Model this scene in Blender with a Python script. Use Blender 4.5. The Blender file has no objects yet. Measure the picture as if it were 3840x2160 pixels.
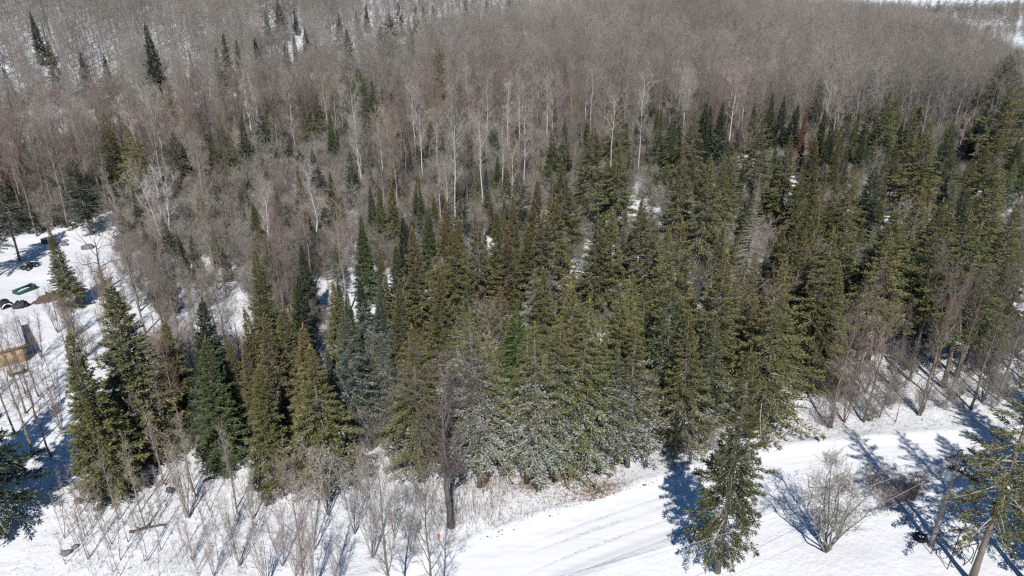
import bpy, math, random
import numpy as np
from mathutils import Vector

# ------------------------------------------------------------------ camera, sky, sun, exposure
scene = bpy.context.scene
COL = scene.collection
PITCH = math.radians(24.5)
CAM_H = 40.0
F_PX = 1920.0 / math.tan(math.radians(36.0))          # focal length in pixels of the 3840 wide photo
cam_data = bpy.data.cameras.new('camera')
cam_data.sensor_width = 36.0
cam_data.lens = 18.0 / math.tan(math.radians(36.0))
cam_data.clip_start = 0.5
cam_data.clip_end = 5000.0
cam = bpy.data.objects.new('camera', cam_data)
cam.location = (0, 0, CAM_H)
cam.rotation_euler = (math.pi / 2 - PITCH, 0, 0)
COL.objects.link(cam)
scene.camera = cam

SUN_EL = math.radians(46.0)
SUN_AZ = math.radians(1.6)
world = bpy.data.worlds.new('World')
scene.world = world
world.use_nodes = True
wn = world.node_tree.nodes
wl = world.node_tree.links
sky_node = wn.new('ShaderNodeTexSky')
sky_node.sky_type = 'NISHITA'
sky_node.sun_disc = False
sky_node.sun_elevation = SUN_EL
sky_node.sun_rotation = math.radians(180.0) - SUN_AZ
sky_node.air_density = 1.0
sky_node.dust_density = 0.1
sky_node.ozone_density = 3.0
sky_sat = wn.new('ShaderNodeHueSaturation')          # a clear dry winter sky, deeper blue than the model's
sky_sat.inputs['Saturation'].default_value = 1.28
wl.new(sky_node.outputs[0], sky_sat.inputs['Color'])
wl.new(sky_sat.outputs[0], wn['Background'].inputs[0])
wn['Background'].inputs[1].default_value = 0.075
sun_data = bpy.data.lights.new('sun', 'SUN')
sun_data.energy = 4.9
sun_data.angle = math.radians(0.5)
sun_data.color = (1.0, 0.965, 0.915)
sun = bpy.data.objects.new('sun', sun_data)
sun.rotation_euler = (math.pi / 2 - SUN_EL, 0, SUN_AZ)
sun.location = (0, -60, 90)
COL.objects.link(sun)
scene.view_settings.view_transform = 'Standard'
scene.view_settings.look = 'None'
scene.view_settings.exposure = 0.0
scene.view_settings.gamma = 1.0
scene.cycles.max_bounces = 2
scene.cycles.diffuse_bounces = 1
scene.cycles.glossy_bounces = 2
scene.cycles.transmission_bounces = 3
scene.cycles.use_denoising = False
scene.cycles.filter_width = 1.3

rng = np.random.default_rng(11)
random.seed(5)

# ------------------------------------------------------------------ photo pixel <-> place
CP, SP = math.cos(PITCH), math.sin(PITCH)

def ray(u, v):
    xc = (u - 1920.0) / F_PX
    yc = -(v - 1080.0) / F_PX
    return np.array([xc, CP + yc * SP, -SP + yc * CP])

def project(p):
    x, y, z = p[0], p[1], p[2] - CAM_H
    depth = y * CP - z * SP
    if depth < 0.1:
        return (-9999, -9999, depth)
    up = y * SP + z * CP
    return (1920 + F_PX * x / depth, 1080 - F_PX * up / depth, depth)

def sstep(a, b, x):
    t = np.clip((np.asarray(x, float) - a) / (b - a), 0, 1)
    return t * t * (3 - 2 * t)

def vnoise(x, y, s, seed=0):
    x = np.asarray(x, float) / s
    y = np.asarray(y, float) / s
    xi = np.floor(x).astype(np.int64); yi = np.floor(y).astype(np.int64)
    fx = x - xi; fy = y - yi
    fx = fx * fx * (3 - 2 * fx); fy = fy * fy * (3 - 2 * fy)
    def h(a, b):
        n = (a * 374761393 + b * 668265263 + seed * 974634777) & 0x7fffffff
        n = ((n ^ (n >> 13)) * 1274126177) & 0x7fffffff
        return ((n ^ (n >> 16)) & 0xffff) / 65535.0 * 2 - 1
    return (h(xi, yi) * (1 - fx) + h(xi + 1, yi) * fx) * (1 - fy) + (h(xi, yi + 1) * (1 - fx) + h(xi + 1, yi + 1) * fx) * fy

# ------------------------------------------------------------------ terrain
def flat_hit(u, v, z=0.0):
    d = ray(u, v)
    t = (z - CAM_H) / d[2]
    return np.array([d[0] * t, d[1] * t, z])

ROAD_PTS = [flat_hit(*p)[:2] for p in [(900, 2560), (1550, 2250), (1950, 2100), (2360, 1952), (2700, 1840), (3000, 1770), (3300, 1730), (3600, 1705), (3900, 1690), (4400, 1675)]]

def catmull(pts, n=14):
    pts = [np.array(p, float) for p in pts]
    P = [2 * pts[0] - pts[1]] + pts + [2 * pts[-1] - pts[-2]]
    out = []
    for i in range(1, len(P) - 2):
        for k in range(n):
            t = k / n
            a, b, c, d = P[i - 1], P[i], P[i + 1], P[i + 2]
            out.append(0.5 * ((2 * b) + (-a + c) * t + (2 * a - 5 * b + 4 * c - d) * t * t + (-a + 3 * b - 3 * c + d) * t ** 3))
    out.append(P[-2])
    return np.array(out)

ROAD = catmull(ROAD_PTS)
HWY = np.array([[-230.0, 17.0 + 20], [-170, 98.7], [-116, 172], [-74, 229], [-30, 289], [10, 343], [30, 370]])

def dist_poly(x, y, P):
    x = np.asarray(x, float); y = np.asarray(y, float)
    best = np.full(x.shape, 1e9)
    for a, b in zip(P[:-1], P[1:]):
        ab = b - a
        L2 = float(ab @ ab)
        t = np.clip(((x - a[0]) * ab[0] + (y - a[1]) * ab[1]) / L2, 0, 1)
        d = np.hypot(x - a[0] - t * ab[0], y - a[1] - t * ab[1])
        best = np.minimum(best, d)
    return best

def hill_d(x, y):                                   # metres beyond the foot of the hill on the left
    return (y - (222 + 1.36 * (x + 116))) / 1.688

def base_z(x, y):
    x = np.asarray(x, float); y = np.asarray(y, float)
    d = hill_d(x, y)
    left = np.where(d > 0, 0.33 * d * sstep(-5, 25, d), 0) * (1 - sstep(20, 150, x - 0.10 * (y - 250)))
    left = 75 * (1 - np.exp(-left / 75))
    mid = 9.0 * sstep(140, 360, y) * sstep(-40, 40, -d) * (1 - sstep(110, 200, x - 0.12 * (y - 250)))
    right = 0.11 * np.maximum(0, y - 565) * sstep(90, 200, x)
    right = np.minimum(right, 8.5 + 0.055 * np.maximum(0, y - 640))
    return left + mid + right

def ground(x, y):
    x = np.asarray(x, float); y = np.asarray(y, float)
    b = base_z(x, y)
    near = dist_poly(x, y, ROAD)
    w = sstep(3.0, 6.5, near)
    bumps = 0.45 * vnoise(x, y, 13, 1) + 0.16 * vnoise(x, y, 4.1, 2) + 0.06 * vnoise(x, y, 1.5, 3) + 0.03 * vnoise(x, y, 0.7, 9)
    berm = 0.20 * np.exp(-((near - 3.5) / 0.45) ** 2) * (0.7 + 0.5 * vnoise(x, y, 1.1, 7))
    cut = -0.22 * (1 - sstep(2.2, 2.75, near))
    hw = dist_poly(x, y, HWY)
    hcut = -0.5 * (1 - sstep(4.4, 5.0, hw)) + 0.9 * np.exp(-((hw - 6.2) / 0.9) ** 2)
    return b + bumps * w * sstep(4, 9, hw) + berm + cut + hcut

def gz(x, y):
    """height of the ground sheet at one spot, read from the sheet itself"""
    i = min(max(int(np.searchsorted(gx, x)) - 1, 0), len(gx) - 2); j = min(max(int(np.searchsorted(gy, y)) - 1, 0), len(gy) - 2)
    a = (x - gx[i]) / (gx[i + 1] - gx[i]); b = (y - gy[j]) / (gy[j + 1] - gy[j])
    return float((GZ[j, i] * (1 - a) + GZ[j, i + 1] * a) * (1 - b) + (GZ[j + 1, i] * (1 - a) + GZ[j + 1, i + 1] * a) * b)

def place_top(u, v, h):
    """the spot on the ground whose point h above the ground is seen at photo pixel (u, v)"""
    d = ray(u, v)
    ts = np.linspace(20, 900, 5000)
    X = d[0] * ts; Y = d[1] * ts; Z = CAM_H + d[2] * ts
    s = Z - (base_z(X, Y) + h)
    k = np.argmax(s < 0)
    if s[k] >= 0:
        k = len(ts) - 1
    t = ts[k]
    return X[k], Y[k]

def place(u, v):
    return place_top(u, v, 0.0)

# ------------------------------------------------------------------ materials
def mat_new(name):
    m = bpy.data.materials.new(name)
    m.use_nodes = True
    nt = m.node_tree
    return m, nt, nt.nodes, nt.links, nt.nodes['Principled BSDF']

def setp(b, rough=0.8, spec=0.2):
    b.inputs['Roughness'].default_value = rough
    b.inputs['Specular IOR Level'].default_value = spec

def mix_rgb(nt, fac, a, b, mode='MIX'):
    n = nt.nodes.new('ShaderNodeMix')
    n.data_type = 'RGBA'; n.blend_type = mode
    for sock, val in ((n.inputs[0], fac), (n.inputs[6], a), (n.inputs[7], b)):
        if isinstance(val, (int, float)):
            sock.default_value = val
        elif isinstance(val, tuple):
            sock.default_value = (*val, 1.0)[:4]
        else:
            nt.links.new(val, sock)
    return n.outputs[2]

def math_n(nt, op, a, b=0.0, c=0.0):
    n = nt.nodes.new('ShaderNodeMath'); n.operation = op
    for i, val in enumerate((a, b, c)):
        if isinstance(val, (int, float)):
            n.inputs[i].default_value = val
        else:
            nt.links.new(val, n.inputs[i])
    return n.outputs[0]

def ramp(nt, src, lo, hi):
    n = nt.nodes.new('ShaderNodeMapRange'); n.clamp = True
    n.interpolation_type = 'SMOOTHSTEP'
    nt.links.new(src, n.inputs[0])
    n.inputs[1].default_value = lo; n.inputs[2].default_value = hi
    return n.outputs[0]

def noise_n(nt, scale, detail=3.0, vec=None, rough=0.55):
    n = nt.nodes.new('ShaderNodeTexNoise')
    n.inputs['Scale'].default_value = scale; n.inputs['Detail'].default_value = detail; n.inputs['Roughness'].default_value = rough
    if vec is not None:
        nt.links.new(vec, n.inputs['Vector'])
    return n.outputs['Fac']

def simple_mat(name, col, rough=0.7, spec=0.3, metal=0.0, var=0.25, scale=3.0):
    m, nt, N, L, b = mat_new(name)
    setp(b, rough, spec)
    b.inputs['Metallic'].default_value = metal
    tc = N.new('ShaderNodeTexCoord')
    f = noise_n(nt, scale, 4, tc.outputs['Object'])
    lo = tuple(c * (1 - var) for c in col); hi = tuple(min(1, c * (1 + var)) for c in col)
    L.new(mix_rgb(nt, f, lo, hi), b.inputs['Base Color'])
    return m

def snow_mat(name, litter=0.0):
    m, nt, N, L, b = mat_new(name)
    setp(b, 0.65, 0.25)
    geo = N.new('ShaderNodeNewGeometry')
    pos = geo.outputs['Position']
    n1 = noise_n(nt, 0.35, 5, pos)
    col = mix_rgb(nt, n1, (0.76, 0.775, 0.80), (0.83, 0.835, 0.845))
    if litter > 0:
        big = ramp(nt, noise_n(nt, 0.13, 3, pos), 0.42, 0.66)
        fine = noise_n(nt, 2.6, 6, pos, 0.75)
        thr = math_n(nt, 'SUBTRACT', fine, math_n(nt, 'MULTIPLY', big, -0.075))
        att = N.new('ShaderNodeAttribute'); att.attribute_name = 'litter'
        thr2 = math_n(nt, 'ADD', thr, math_n(nt, 'MULTIPLY', att.outputs['Fac'], litter))
        f = ramp(nt, thr2, 0.70, 0.80)
        tone = noise_n(nt, 0.9, 3, pos)
        brown = mix_rgb(nt, tone, (0.10, 0.075, 0.05), (0.26, 0.19, 0.125))
        col = mix_rgb(nt, math_n(nt, 'MULTIPLY', f, 0.8), col, brown)
    L.new(col, b.inputs['Base Color'])
    bump = N.new('ShaderNodeBump'); bump.inputs['Strength'].default_value = 0.5; bump.inputs['Distance'].default_value = 0.25
    L.new(noise_n(nt, 1.7, 6, pos, 0.62), bump.inputs['Height'])
    L.new(bump.outputs[0], b.inputs['Normal'])
    return m

def needle_mat(name, use_obj):
    m, nt, N, L, b = mat_new(name)
    setp(b, 0.6, 0.25)
    att = N.new('ShaderNodeAttribute'); att.attribute_name = 'tint'
    sep = N.new('ShaderNodeSeparateColor'); L.new(att.outputs['Color'], sep.inputs[0])
    oi = N.new('ShaderNodeObjectInfo')
    if use_obj:
        base = oi.outputs['Color']; amount = oi.outputs['Alpha']
    else:
        base = mix_rgb(nt, oi.outputs['Random'], (0.05, 0.06, 0.03), (0.09, 0.09, 0.043)); amount = 0.25
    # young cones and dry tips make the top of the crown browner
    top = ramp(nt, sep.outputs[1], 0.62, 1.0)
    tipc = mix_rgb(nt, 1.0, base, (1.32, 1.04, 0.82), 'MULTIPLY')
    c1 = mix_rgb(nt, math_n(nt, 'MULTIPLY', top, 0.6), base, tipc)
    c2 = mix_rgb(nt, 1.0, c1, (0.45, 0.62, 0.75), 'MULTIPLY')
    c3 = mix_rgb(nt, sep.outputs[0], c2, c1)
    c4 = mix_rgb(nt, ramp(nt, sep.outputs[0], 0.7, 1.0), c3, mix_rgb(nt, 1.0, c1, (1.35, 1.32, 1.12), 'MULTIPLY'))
    thr = math_n(nt, 'ADD', sep.outputs[2], amount)
    fr = ramp(nt, thr, 0.97, 1.05)
    c5 = mix_rgb(nt, math_n(nt, 'MULTIPLY', fr, 0.52), c4, (0.62, 0.66, 0.68))
    L.new(c5, b.inputs['Base Color'])
    return m

def bark_mat(name, use_obj, kind='bark'):
    m, nt, N, L, b = mat_new(name)
    setp(b, 0.85, 0.15)
    att = N.new('ShaderNodeAttribute'); att.attribute_name = 'tint'
    sep = N.new('ShaderNodeSeparateColor'); L.new(att.outputs['Color'], sep.inputs[0])
    oi = N.new('ShaderNodeObjectInfo')
    geo = N.new('ShaderNodeNewGeometry')
    if use_obj:
        base = oi.outputs['Color']; amount = oi.outputs['Alpha']
    else:
        patch = ramp(nt, noise_n(nt, 0.022, 3, oi.outputs['Location']), 0.35, 0.65)
        base = mix_rgb(nt, patch, mix_rgb(nt, oi.outputs['Random'], (0.205, 0.19, 0.175), (0.30, 0.285, 0.265)), mix_rgb(nt, oi.outputs['Random'], (0.285, 0.268, 0.245), (0.455, 0.435, 0.405))); amount = 0.05
        if kind == 'birch':
            base = mix_rgb(nt, oi.outputs['Random'], (0.38, 0.36, 0.335), (0.54, 0.515, 0.485))
    tc = N.new('ShaderNodeTexCoord')
    mp = N.new('ShaderNodeMapping'); mp.inputs['Scale'].default_value = (3.0, 3.0, 0.6)
    if kind == 'birch':
        mp.inputs['Scale'].default_value = (1.2, 1.2, 5.0)
    L.new(tc.outputs['Object'], mp.inputs['Vector'])
    n = noise_n(nt, 1.6, 5, mp.outputs[0], 0.65)
    dark = mix_rgb(nt, 1.0, base, (0.55, 0.55, 0.56) if kind == 'bark' else (0.30, 0.29, 0.28), 'MULTIPLY')
    f = ramp(nt, n, 0.35, 0.62) if kind == 'bark' else ramp(nt, n, 0.30, 0.40)
    c1 = mix_rgb(nt, f, dark, base)
    # attr red: 0 trunk .. 1 young twig with redder rind
    twig = mix_rgb(nt, 1.0, base, (0.92, 0.86, 0.80) if kind == 'bark' else (0.66, 0.61, 0.57), 'MULTIPLY')
    c2 = mix_rgb(nt, sep.outputs[0], c1, twig)
    fr = ramp(nt, math_n(nt, 'ADD', sep.outputs[2], amount), 0.97, 1.03)
    c3 = mix_rgb(nt, math_n(nt, 'MULTIPLY', fr, 0.85), c2, (0.78, 0.80, 0.83))
    L.new(c3, b.inputs['Base Color'])
    return m

M = {}
M['snow'] = snow_mat('snow_ground', 0.12)
M['snow_clean'] = snow_mat('snow_clean')
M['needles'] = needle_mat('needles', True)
M['needles_far'] = needle_mat('needles_far', False)
M['bark'] = bark_mat('bark', True)
M['bark_far'] = bark_mat('bark_far', False)
M['birch'] = bark_mat('birch_bark', True, 'birch')
M['birch_far'] = bark_mat('birch_bark_far', False, 'birch')
M['conifer_bark'] = simple_mat('conifer_bark', (0.21, 0.175, 0.14), 0.9, 0.1, var=0.4, scale=2.0)
M['dry_branch'] = simple_mat('dry_branch', (0.42, 0.39, 0.34), 0.9, 0.1, var=0.35, scale=1.5)
M['asphalt'] = simple_mat('asphalt', (0.085, 0.078, 0.07), 0.9, 0.2)
M['plywood'] = simple_mat('plywood', (0.60, 0.42, 0.22), 0.7, 0.2, var=0.15, scale=1.3)
M['dark_wood'] = simple_mat('dark_wood', (0.055, 0.045, 0.042), 0.9, 0.1, var=0.4)
M['dark_wall'] = simple_mat('dark_wall', (0.10, 0.075, 0.075), 0.85, 0.2, var=0.3)
M['lumber'] = simple_mat('lumber', (0.45, 0.34, 0.22), 0.8, 0.2)
M['rubber'] = simple_mat('rubber', (0.02, 0.02, 0.021), 0.8, 0.3)
M['rim'] = simple_mat('wheel_rim', (0.42, 0.41, 0.40), 0.45, 0.4, 0.6)
M['atv_green'] = simple_mat('atv_plastic', (0.035, 0.05, 0.045), 0.45, 0.4)
M['black_metal'] = simple_mat('black_metal', (0.025, 0.025, 0.027), 0.5, 0.4, 0.4)
M['green_paint'] = simple_mat('green_paint', (0.016, 0.085, 0.055), 0.5, 0.4)
M['tarp'] = simple_mat('black_tarp', (0.03, 0.03, 0.034), 0.6, 0.3, var=0.4)
M['earth'] = simple_mat('brown_earth', (0.12, 0.09, 0.07), 0.95, 0.1, var=0.5, scale=2.5)
M['white_paint'] = simple_mat('white_paint', (0.80, 0.80, 0.80), 0.5, 0.3, var=0.05)
M['pole_wood'] = simple_mat('pole_wood', (0.27, 0.235, 0.215), 0.9, 0.1, var=0.3, scale=2.2)
M['grey_metal'] = simple_mat('grey_metal', (0.36, 0.40, 0.42), 0.45, 0.4, 0.3)
M['wire'] = simple_mat('wire', (0.55, 0.55, 0.56), 0.5, 0.4, 0.5)
M['rust'] = simple_mat('rusty_metal', (0.055, 0.045, 0.042), 0.8, 0.2, 0.3)
M['stone'] = simple_mat('stone', (0.20, 0.185, 0.17), 0.9, 0.2, var=0.4)
M['log'] = simple_mat('log_bark', (0.10, 0.082, 0.066), 0.95, 0.1, var=0.5, scale=3.0)
M['house_wall'] = simple_mat('grey_siding', (0.22, 0.22, 0.21), 0.8, 0.2)
M['house_red'] = simple_mat('red_siding', (0.30, 0.10, 0.075), 0.8, 0.2)
M['glass'] = simple_mat('window_glass', (0.03, 0.035, 0.04), 0.1, 0.6)
M['leaf'] = simple_mat('fallen_leaf', (0.22, 0.115, 0.05), 0.9, 0.1, var=0.5, scale=0.8)
M['weed'] = simple_mat('dead_weed', (0.20, 0.145, 0.095), 0.9, 0.1, var=0.4, scale=0.7)
M['orange'] = simple_mat('orange_plastic', (0.75, 0.12, 0.03), 0.5, 0.4)

# ------------------------------------------------------------------ mesh building
class MB:
    def __init__(self):
        self.V = []; self.Q = []; self.T = []; self.QM = []; self.TM = []; self.A = []; self.n = 0
    def add(self, verts, quads=None, tris=None, mat=0, attr=(0, 0, 0)):
        verts = np.asarray(verts, float).reshape(-1, 3)
        k = len(verts)
        self.V.append(verts)
        a = np.asarray(attr, float)
        if a.ndim == 1:
            a = np.tile(a, (k, 1))
        self.A.append(a)
        if quads is not None and len(quads):
            q = np.asarray(quads, int).reshape(-1, 4) + self.n
            self.Q.append(q); self.QM.append(np.full(len(q), mat))
        if tris is not None and len(tris):
            t = np.asarray(tris, int).reshape(-1, 3) + self.n
            self.T.append(t); self.TM.append(np.full(len(t), mat))
        self.n += k
        return self
    def box(self, c, s, rz=0.0, mat=0, top=None, rx=0.0):
        """box centred at c with full size s; top=(sx, sy) shrinks the upper face"""
        hx, hy, hz = s[0] / 2, s[1] / 2, s[2] / 2
        tx, ty = (hx, hy) if top is None else (hx * top[0], hy * top[1])
        v = np.array([[-hx, -hy, -hz], [hx, -hy, -hz], [hx, hy, -hz], [-hx, hy, -hz], [-tx, -ty, hz], [tx, -ty, hz], [tx, ty, hz], [-tx, ty, hz]])
        if rx:
            cx, sx = math.cos(rx), math.sin(rx)
            v = v @ np.array([[1, 0, 0], [0, cx, sx], [0, -sx, cx]])
        cz, sz = math.cos(rz), math.sin(rz)
        v = v @ np.array([[cz, sz, 0], [-sz, cz, 0], [0, 0, 1]]) + np.array(c)
        return self.add(v, [[3, 2, 1, 0], [4, 5, 6, 7], [0, 1, 5, 4], [1, 2, 6, 5], [2, 3, 7, 6], [3, 0, 4, 7]], mat=mat)
    def tube(self, P, R, sides=6, mat=0, attr=(0, 0, 0), cap=True):
        P = np.asarray(P, float); n = len(P)
        R = np.full(n, R) if np.isscalar(R) else np.asarray(R, float)
        D = np.gradient(P, axis=0)
        D /= np.linalg.norm(D, axis=1)[:, None] + 1e-9
        ref = np.array([1.0, 0, 0]) if abs(D[0][0]) < 0.8 else np.array([0, 1.0, 0])
        U = np.cross(D, ref); U /= np.linalg.norm(U, axis=1)[:, None] + 1e-9
        W = np.cross(D, U)
        an = np.arange(sides) * 2 * math.pi / sides
        ring = (P[:, None, :] + R[:, None, None] * (np.cos(an)[None, :, None] * U[:, None, :] + np.sin(an)[None, :, None] * W[:, None, :])).reshape(-1, 3)
        q = []
        for i in range(n - 1):
            for k in range(sides):
                a = i * sides + k; b = i * sides + (k + 1) % sides
                q.append([a, b, b + sides, a + sides])
        t = []
        vs = ring
        if cap:
            vs = np.vstack([ring, P[0], P[-1]])
            for k in range(sides):
                t.append([(k + 1) % sides, k, n * sides])
                t.append([(n - 1) * sides + k, (n - 1) * sides + (k + 1) % sides, n * sides + 1])
        at = np.asarray(attr, float)
        if at.ndim == 2:
            at = np.repeat(at, sides, axis=0)
            if cap:
                at = np.vstack([at, at[0], at[-1]])
        return self.add(vs, q, t, mat, at)
    def blades(self, p, d, w, mat=0, attr=(0, 0, 0), mid=0.42, rs=None):
        """many thin diamond faces from p along d, half width w"""
        p = np.asarray(p, float); d = np.asarray(d, float); n = len(p)
        if n == 0:
            return self
        r = (rs or rng).normal(size=(n, 3))
        s = np.cross(d, r); s /= np.linalg.norm(s, axis=1)[:, None] + 1e-9
        w = np.broadcast_to(np.asarray(w, float), (n,))[:, None]
        v = np.stack([p, p + d * mid + s * w, p + d, p + d * mid - s * w], 1).reshape(-1, 3)
        a = np.asarray(attr, float)
        if a.ndim == 2:
            a = np.repeat(a, 4, axis=0)
        return self.add(v, np.arange(4 * n).reshape(-1, 4), mat=mat, attr=a)
    def spikes(self, p, d, w, mat=0, attr=(0, 0, 0), rs=None):
        """many thin three-sided spikes"""
        p = np.asarray(p, float); d = np.asarray(d, float); n = len(p)
        if n == 0:
            return self
        r = (rs or rng).normal(size=(n, 3))
        s = np.cross(d, r); s /= np.linalg.norm(s, axis=1)[:, None] + 1e-9
        q = np.cross(d, s); q /= np.linalg.norm(q, axis=1)[:, None] + 1e-9
        w = np.broadcast_to(np.asarray(w, float), (n,))[:, None]
        v = np.stack([p + s * w, p - 0.5 * s * w + 0.87 * q * w, p - 0.5 * s * w - 0.87 * q * w, p + d], 1).reshape(-1, 3)
        b = np.arange(n)[:, None] * 4
        t = np.concatenate([b + np.array([[0, 1, 3]]), b + np.array([[1, 2, 3]]), b + np.array([[2, 0, 3]])])
        a = np.asarray(attr, float)
        if a.ndim == 2:
            a = np.repeat(a, 4, axis=0)
        return self.add(v, None, t, mat, a)
    def mesh(self, name, mats, attr_name=None, smooth=False):
        V = np.concatenate(self.V)
        Q = np.concatenate(self.Q) if self.Q else np.zeros((0, 4), int)
        T = np.concatenate(self.T) if self.T else np.zeros((0, 3), int)
        me = bpy.data.meshes.new(name)
        me.vertices.add(len(V)); me.vertices.foreach_set('co', V.astype(np.float32).ravel())
        me.loops.add(4 * len(Q) + 3 * len(T))
        me.loops.foreach_set('vertex_index', np.concatenate([Q.ravel(), T.ravel()]).astype(np.int32))
        me.polygons.add(len(Q) + len(T))
        me.polygons.foreach_set('loop_start', np.concatenate([np.arange(len(Q)) * 4, 4 * len(Q) + np.arange(len(T)) * 3]).astype(np.int32))
        for m in mats:
            me.materials.append(m)
        mi = np.concatenate(self.QM + self.TM)
        me.polygons.foreach_set('material_index', mi.astype(np.int32))
        if smooth:
            me.polygons.foreach_set('use_smooth', np.ones(len(Q) + len(T), bool))
        if attr_name:
            at = me.attributes.new(attr_name, 'FLOAT_COLOR', 'POINT')
            A = np.concatenate(self.A)
            at.data.foreach_set('color', np.hstack([A, np.ones((len(A), 1))]).astype(np.float32).ravel())
        me.update(calc_edges=True)
        me.validate()
        return me
    def obj(self, name, mats, parent=None, attr_name=None, smooth=False):
        if not isinstance(mats, (list, tuple)):
            mats = [mats]
        o = bpy.data.objects.new(name, self.mesh(name, mats, attr_name, smooth))
        COL.objects.link(o)
        if parent:
            o.parent = parent
        return o

def tag(o, label=None, cat=None, group=None, kind=None):
    if label: o['label'] = label
    if cat: o['category'] = cat
    if group: o['group'] = group
    if kind: o['kind'] = kind
    return o

def empty(name, loc, rz=0.0, sc=(1, 1, 1)):
    o = bpy.data.objects.new(name, None)
    o.empty_display_size = 0.3
    o.location = loc; o.rotation_euler = (0, 0, rz); o.scale = sc
    COL.objects.link(o)
    return o

def child(name, me, parent, color=None):
    o = bpy.data.objects.new(name, me)
    COL.objects.link(o)
    o.parent = parent
    if color is not None:
        o.color = color
    return o

# ------------------------------------------------------------------ ground sheet
def axis_lines(a, b, fine_a, fine_b, step, grow=1.09, mx=18.0):
    out = list(np.arange(fine_a, fine_b + 1e-6, step))
    s = step; x = fine_b
    while x < b:
        s = min(mx, s * grow); x += s; out.append(x)
    s = step; x = fine_a
    while x > a:
        s = min(mx, s * grow); x -= s; out.insert(0, x)
    return np.array(out)

gx = axis_lines(-620, 700, -52, 62, 0.42)
gy = axis_lines(-60, 1500, 28, 118, 0.42)
GX, GY = np.meshgrid(gx, gy)
GZ = ground(GX, GY)
mb = MB()
nx, ny = len(gx), len(gy)
idx = np.arange(nx * ny).reshape(ny, nx)
mb.add(np.stack([GX, GY, GZ], -1).reshape(-1, 3), np.stack([idx[:-1, :-1], idx[:-1, 1:], idx[1:, 1:], idx[1:, :-1]], -1).reshape(-1, 4))
ground_me = mb.mesh('ground', [M['snow']], smooth=True)
ground_obj = bpy.data.objects.new('ground', ground_me)
COL.objects.link(ground_obj)
tag(ground_obj, 'snow covered ground under and around the forest', None, None, 'structure')
# how much bare litter shows through the thin snow: none in the open yard and the clearing, more under the trees
yard = dist_poly(GX, GY, ROAD)
lit = np.clip(0.35 + 0.5 * vnoise(GX, GY, 9, 21), 0, 1) * sstep(4.5, 9, yard)
open_yard = 1 - sstep(3, 9, dist_poly(GX, GY, np.array([flat_hit(3100, 2150)[:2], flat_hit(3500, 2000)[:2], flat_hit(3800, 1850)[:2]])) - 6)
clear = 1 - sstep(0, 8, np.hypot((GX - flat_hit(180, 1010)[0]) / 1.2, GY - flat_hit(180, 1010)[1]) - 15)
lit = lit * (1 - open_yard) * (1 - clear)
for (u, v, r, a) in ((2270, 1840, 2.6, 1.5), (2150, 1800, 3.5, 0.9), (2000, 1850, 3.0, 0.7), (3000, 1540, 5, 0.6), (247, 2082, 1.0, 1.2), (700, 1900, 6, 0.4)):
    c = flat_hit(u, v)
    lit += a * np.exp(-((GX - c[0]) ** 2 + (GY - c[1]) ** 2) / (r * r))
la = ground_me.attributes.new('litter', 'FLOAT', 'POINT')
la.data.foreach_set('value', lit.ravel().astype(np.float32))

# ------------------------------------------------------------------ snowy road and the far highway
def strip(P, offs, zf):
    T = np.gradient(P, axis=0); T /= np.linalg.norm(T, axis=1)[:, None]
    Nn = np.stack([-T[:, 1], T[:, 0]], 1)
    XY = P[:, None, :] + offs[None, :, None] * Nn[:, None, :]
    Z = zf(XY[..., 0], XY[..., 1], offs[None, :])
    V = np.dstack([XY, Z])
    n, k = V.shape[:2]
    ii = np.arange(n * k).reshape(n, k)
    return V.reshape(-1, 3), np.stack([ii[:-1, :-1], ii[1:, :-1], ii[1:, 1:], ii[:-1, 1:]], -1).reshape(-1, 4)

RD = catmull(ROAD_PTS, 60)
offs = np.linspace(-2.85, 2.85, 62)
TR = (-1.15, 0.35, 1.25)
def road_z(x, y, o):
    z = base_z(x, y) - 0.05 + 0.012 * vnoise(x, y, 0.8, 31) + 0.10 * sstep(2.0, 2.85, np.abs(o))
    for t in TR:
        w = 0.13
        z = z - 0.022 * (0.6 + 0.5 * vnoise(x, y, 2.3, 41)) * np.exp(-((o - t - 0.16 * vnoise(x, y, 7, 33 + int(t * 10))) / w) ** 2)
    return z
V, Q = strip(RD, offs, road_z)
mb = MB(); 
dirt = np.zeros((len(RD), len(offs)))
for t, a in zip(TR, (1.0, 0.95, 0.55)):
    dirt += a * np.exp(-((offs[None, :] - t) / 0.16) ** 2)
RX, RY = V[:, 0].reshape(dirt.shape), V[:, 1].reshape(dirt.shape)
dirt *= np.clip(0.55 + 1.1 * vnoise(RX, RY, 5.5, 71), 0.0, 1.3)
mb.add(V, Q, attr=np.repeat(dirt.reshape(-1, 1), 3, 1))
m, nt, N, L, b = mat_new('road_snow'); setp(b, 0.6, 0.3)
pos = N.new('ShaderNodeNewGeometry').outputs['Position']
mp = N.new('ShaderNodeMapping'); mp.inputs['Rotation'].default_value = (0, 0, math.radians(-33)); mp.inputs['Scale'].default_value = (0.12, 1.6, 1)
L.new(pos, mp.inputs['Vector'])
streak = ramp(nt, noise_n(nt, 1.6, 5, mp.outputs[0], 0.7), 0.42, 0.62)
att = N.new('ShaderNodeAttribute'); att.attribute_name = 'tint'
grit = ramp(nt, noise_n(nt, 5.0, 5, pos, 0.7), 0.40, 0.62)
d1 = math_n(nt, 'MULTIPLY', math_n(nt, 'MULTIPLY', att.outputs['Fac'], grit), 0.55)
d2 = math_n(nt, 'ADD', d1, math_n(nt, 'MULTIPLY', streak, 0.10))
L.new(mix_rgb(nt, d2, (0.85, 0.86, 0.875), (0.30, 0.28, 0.26)), b.inputs['Base Color'])
o = mb.obj('road', m, None, 'tint', True)
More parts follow.
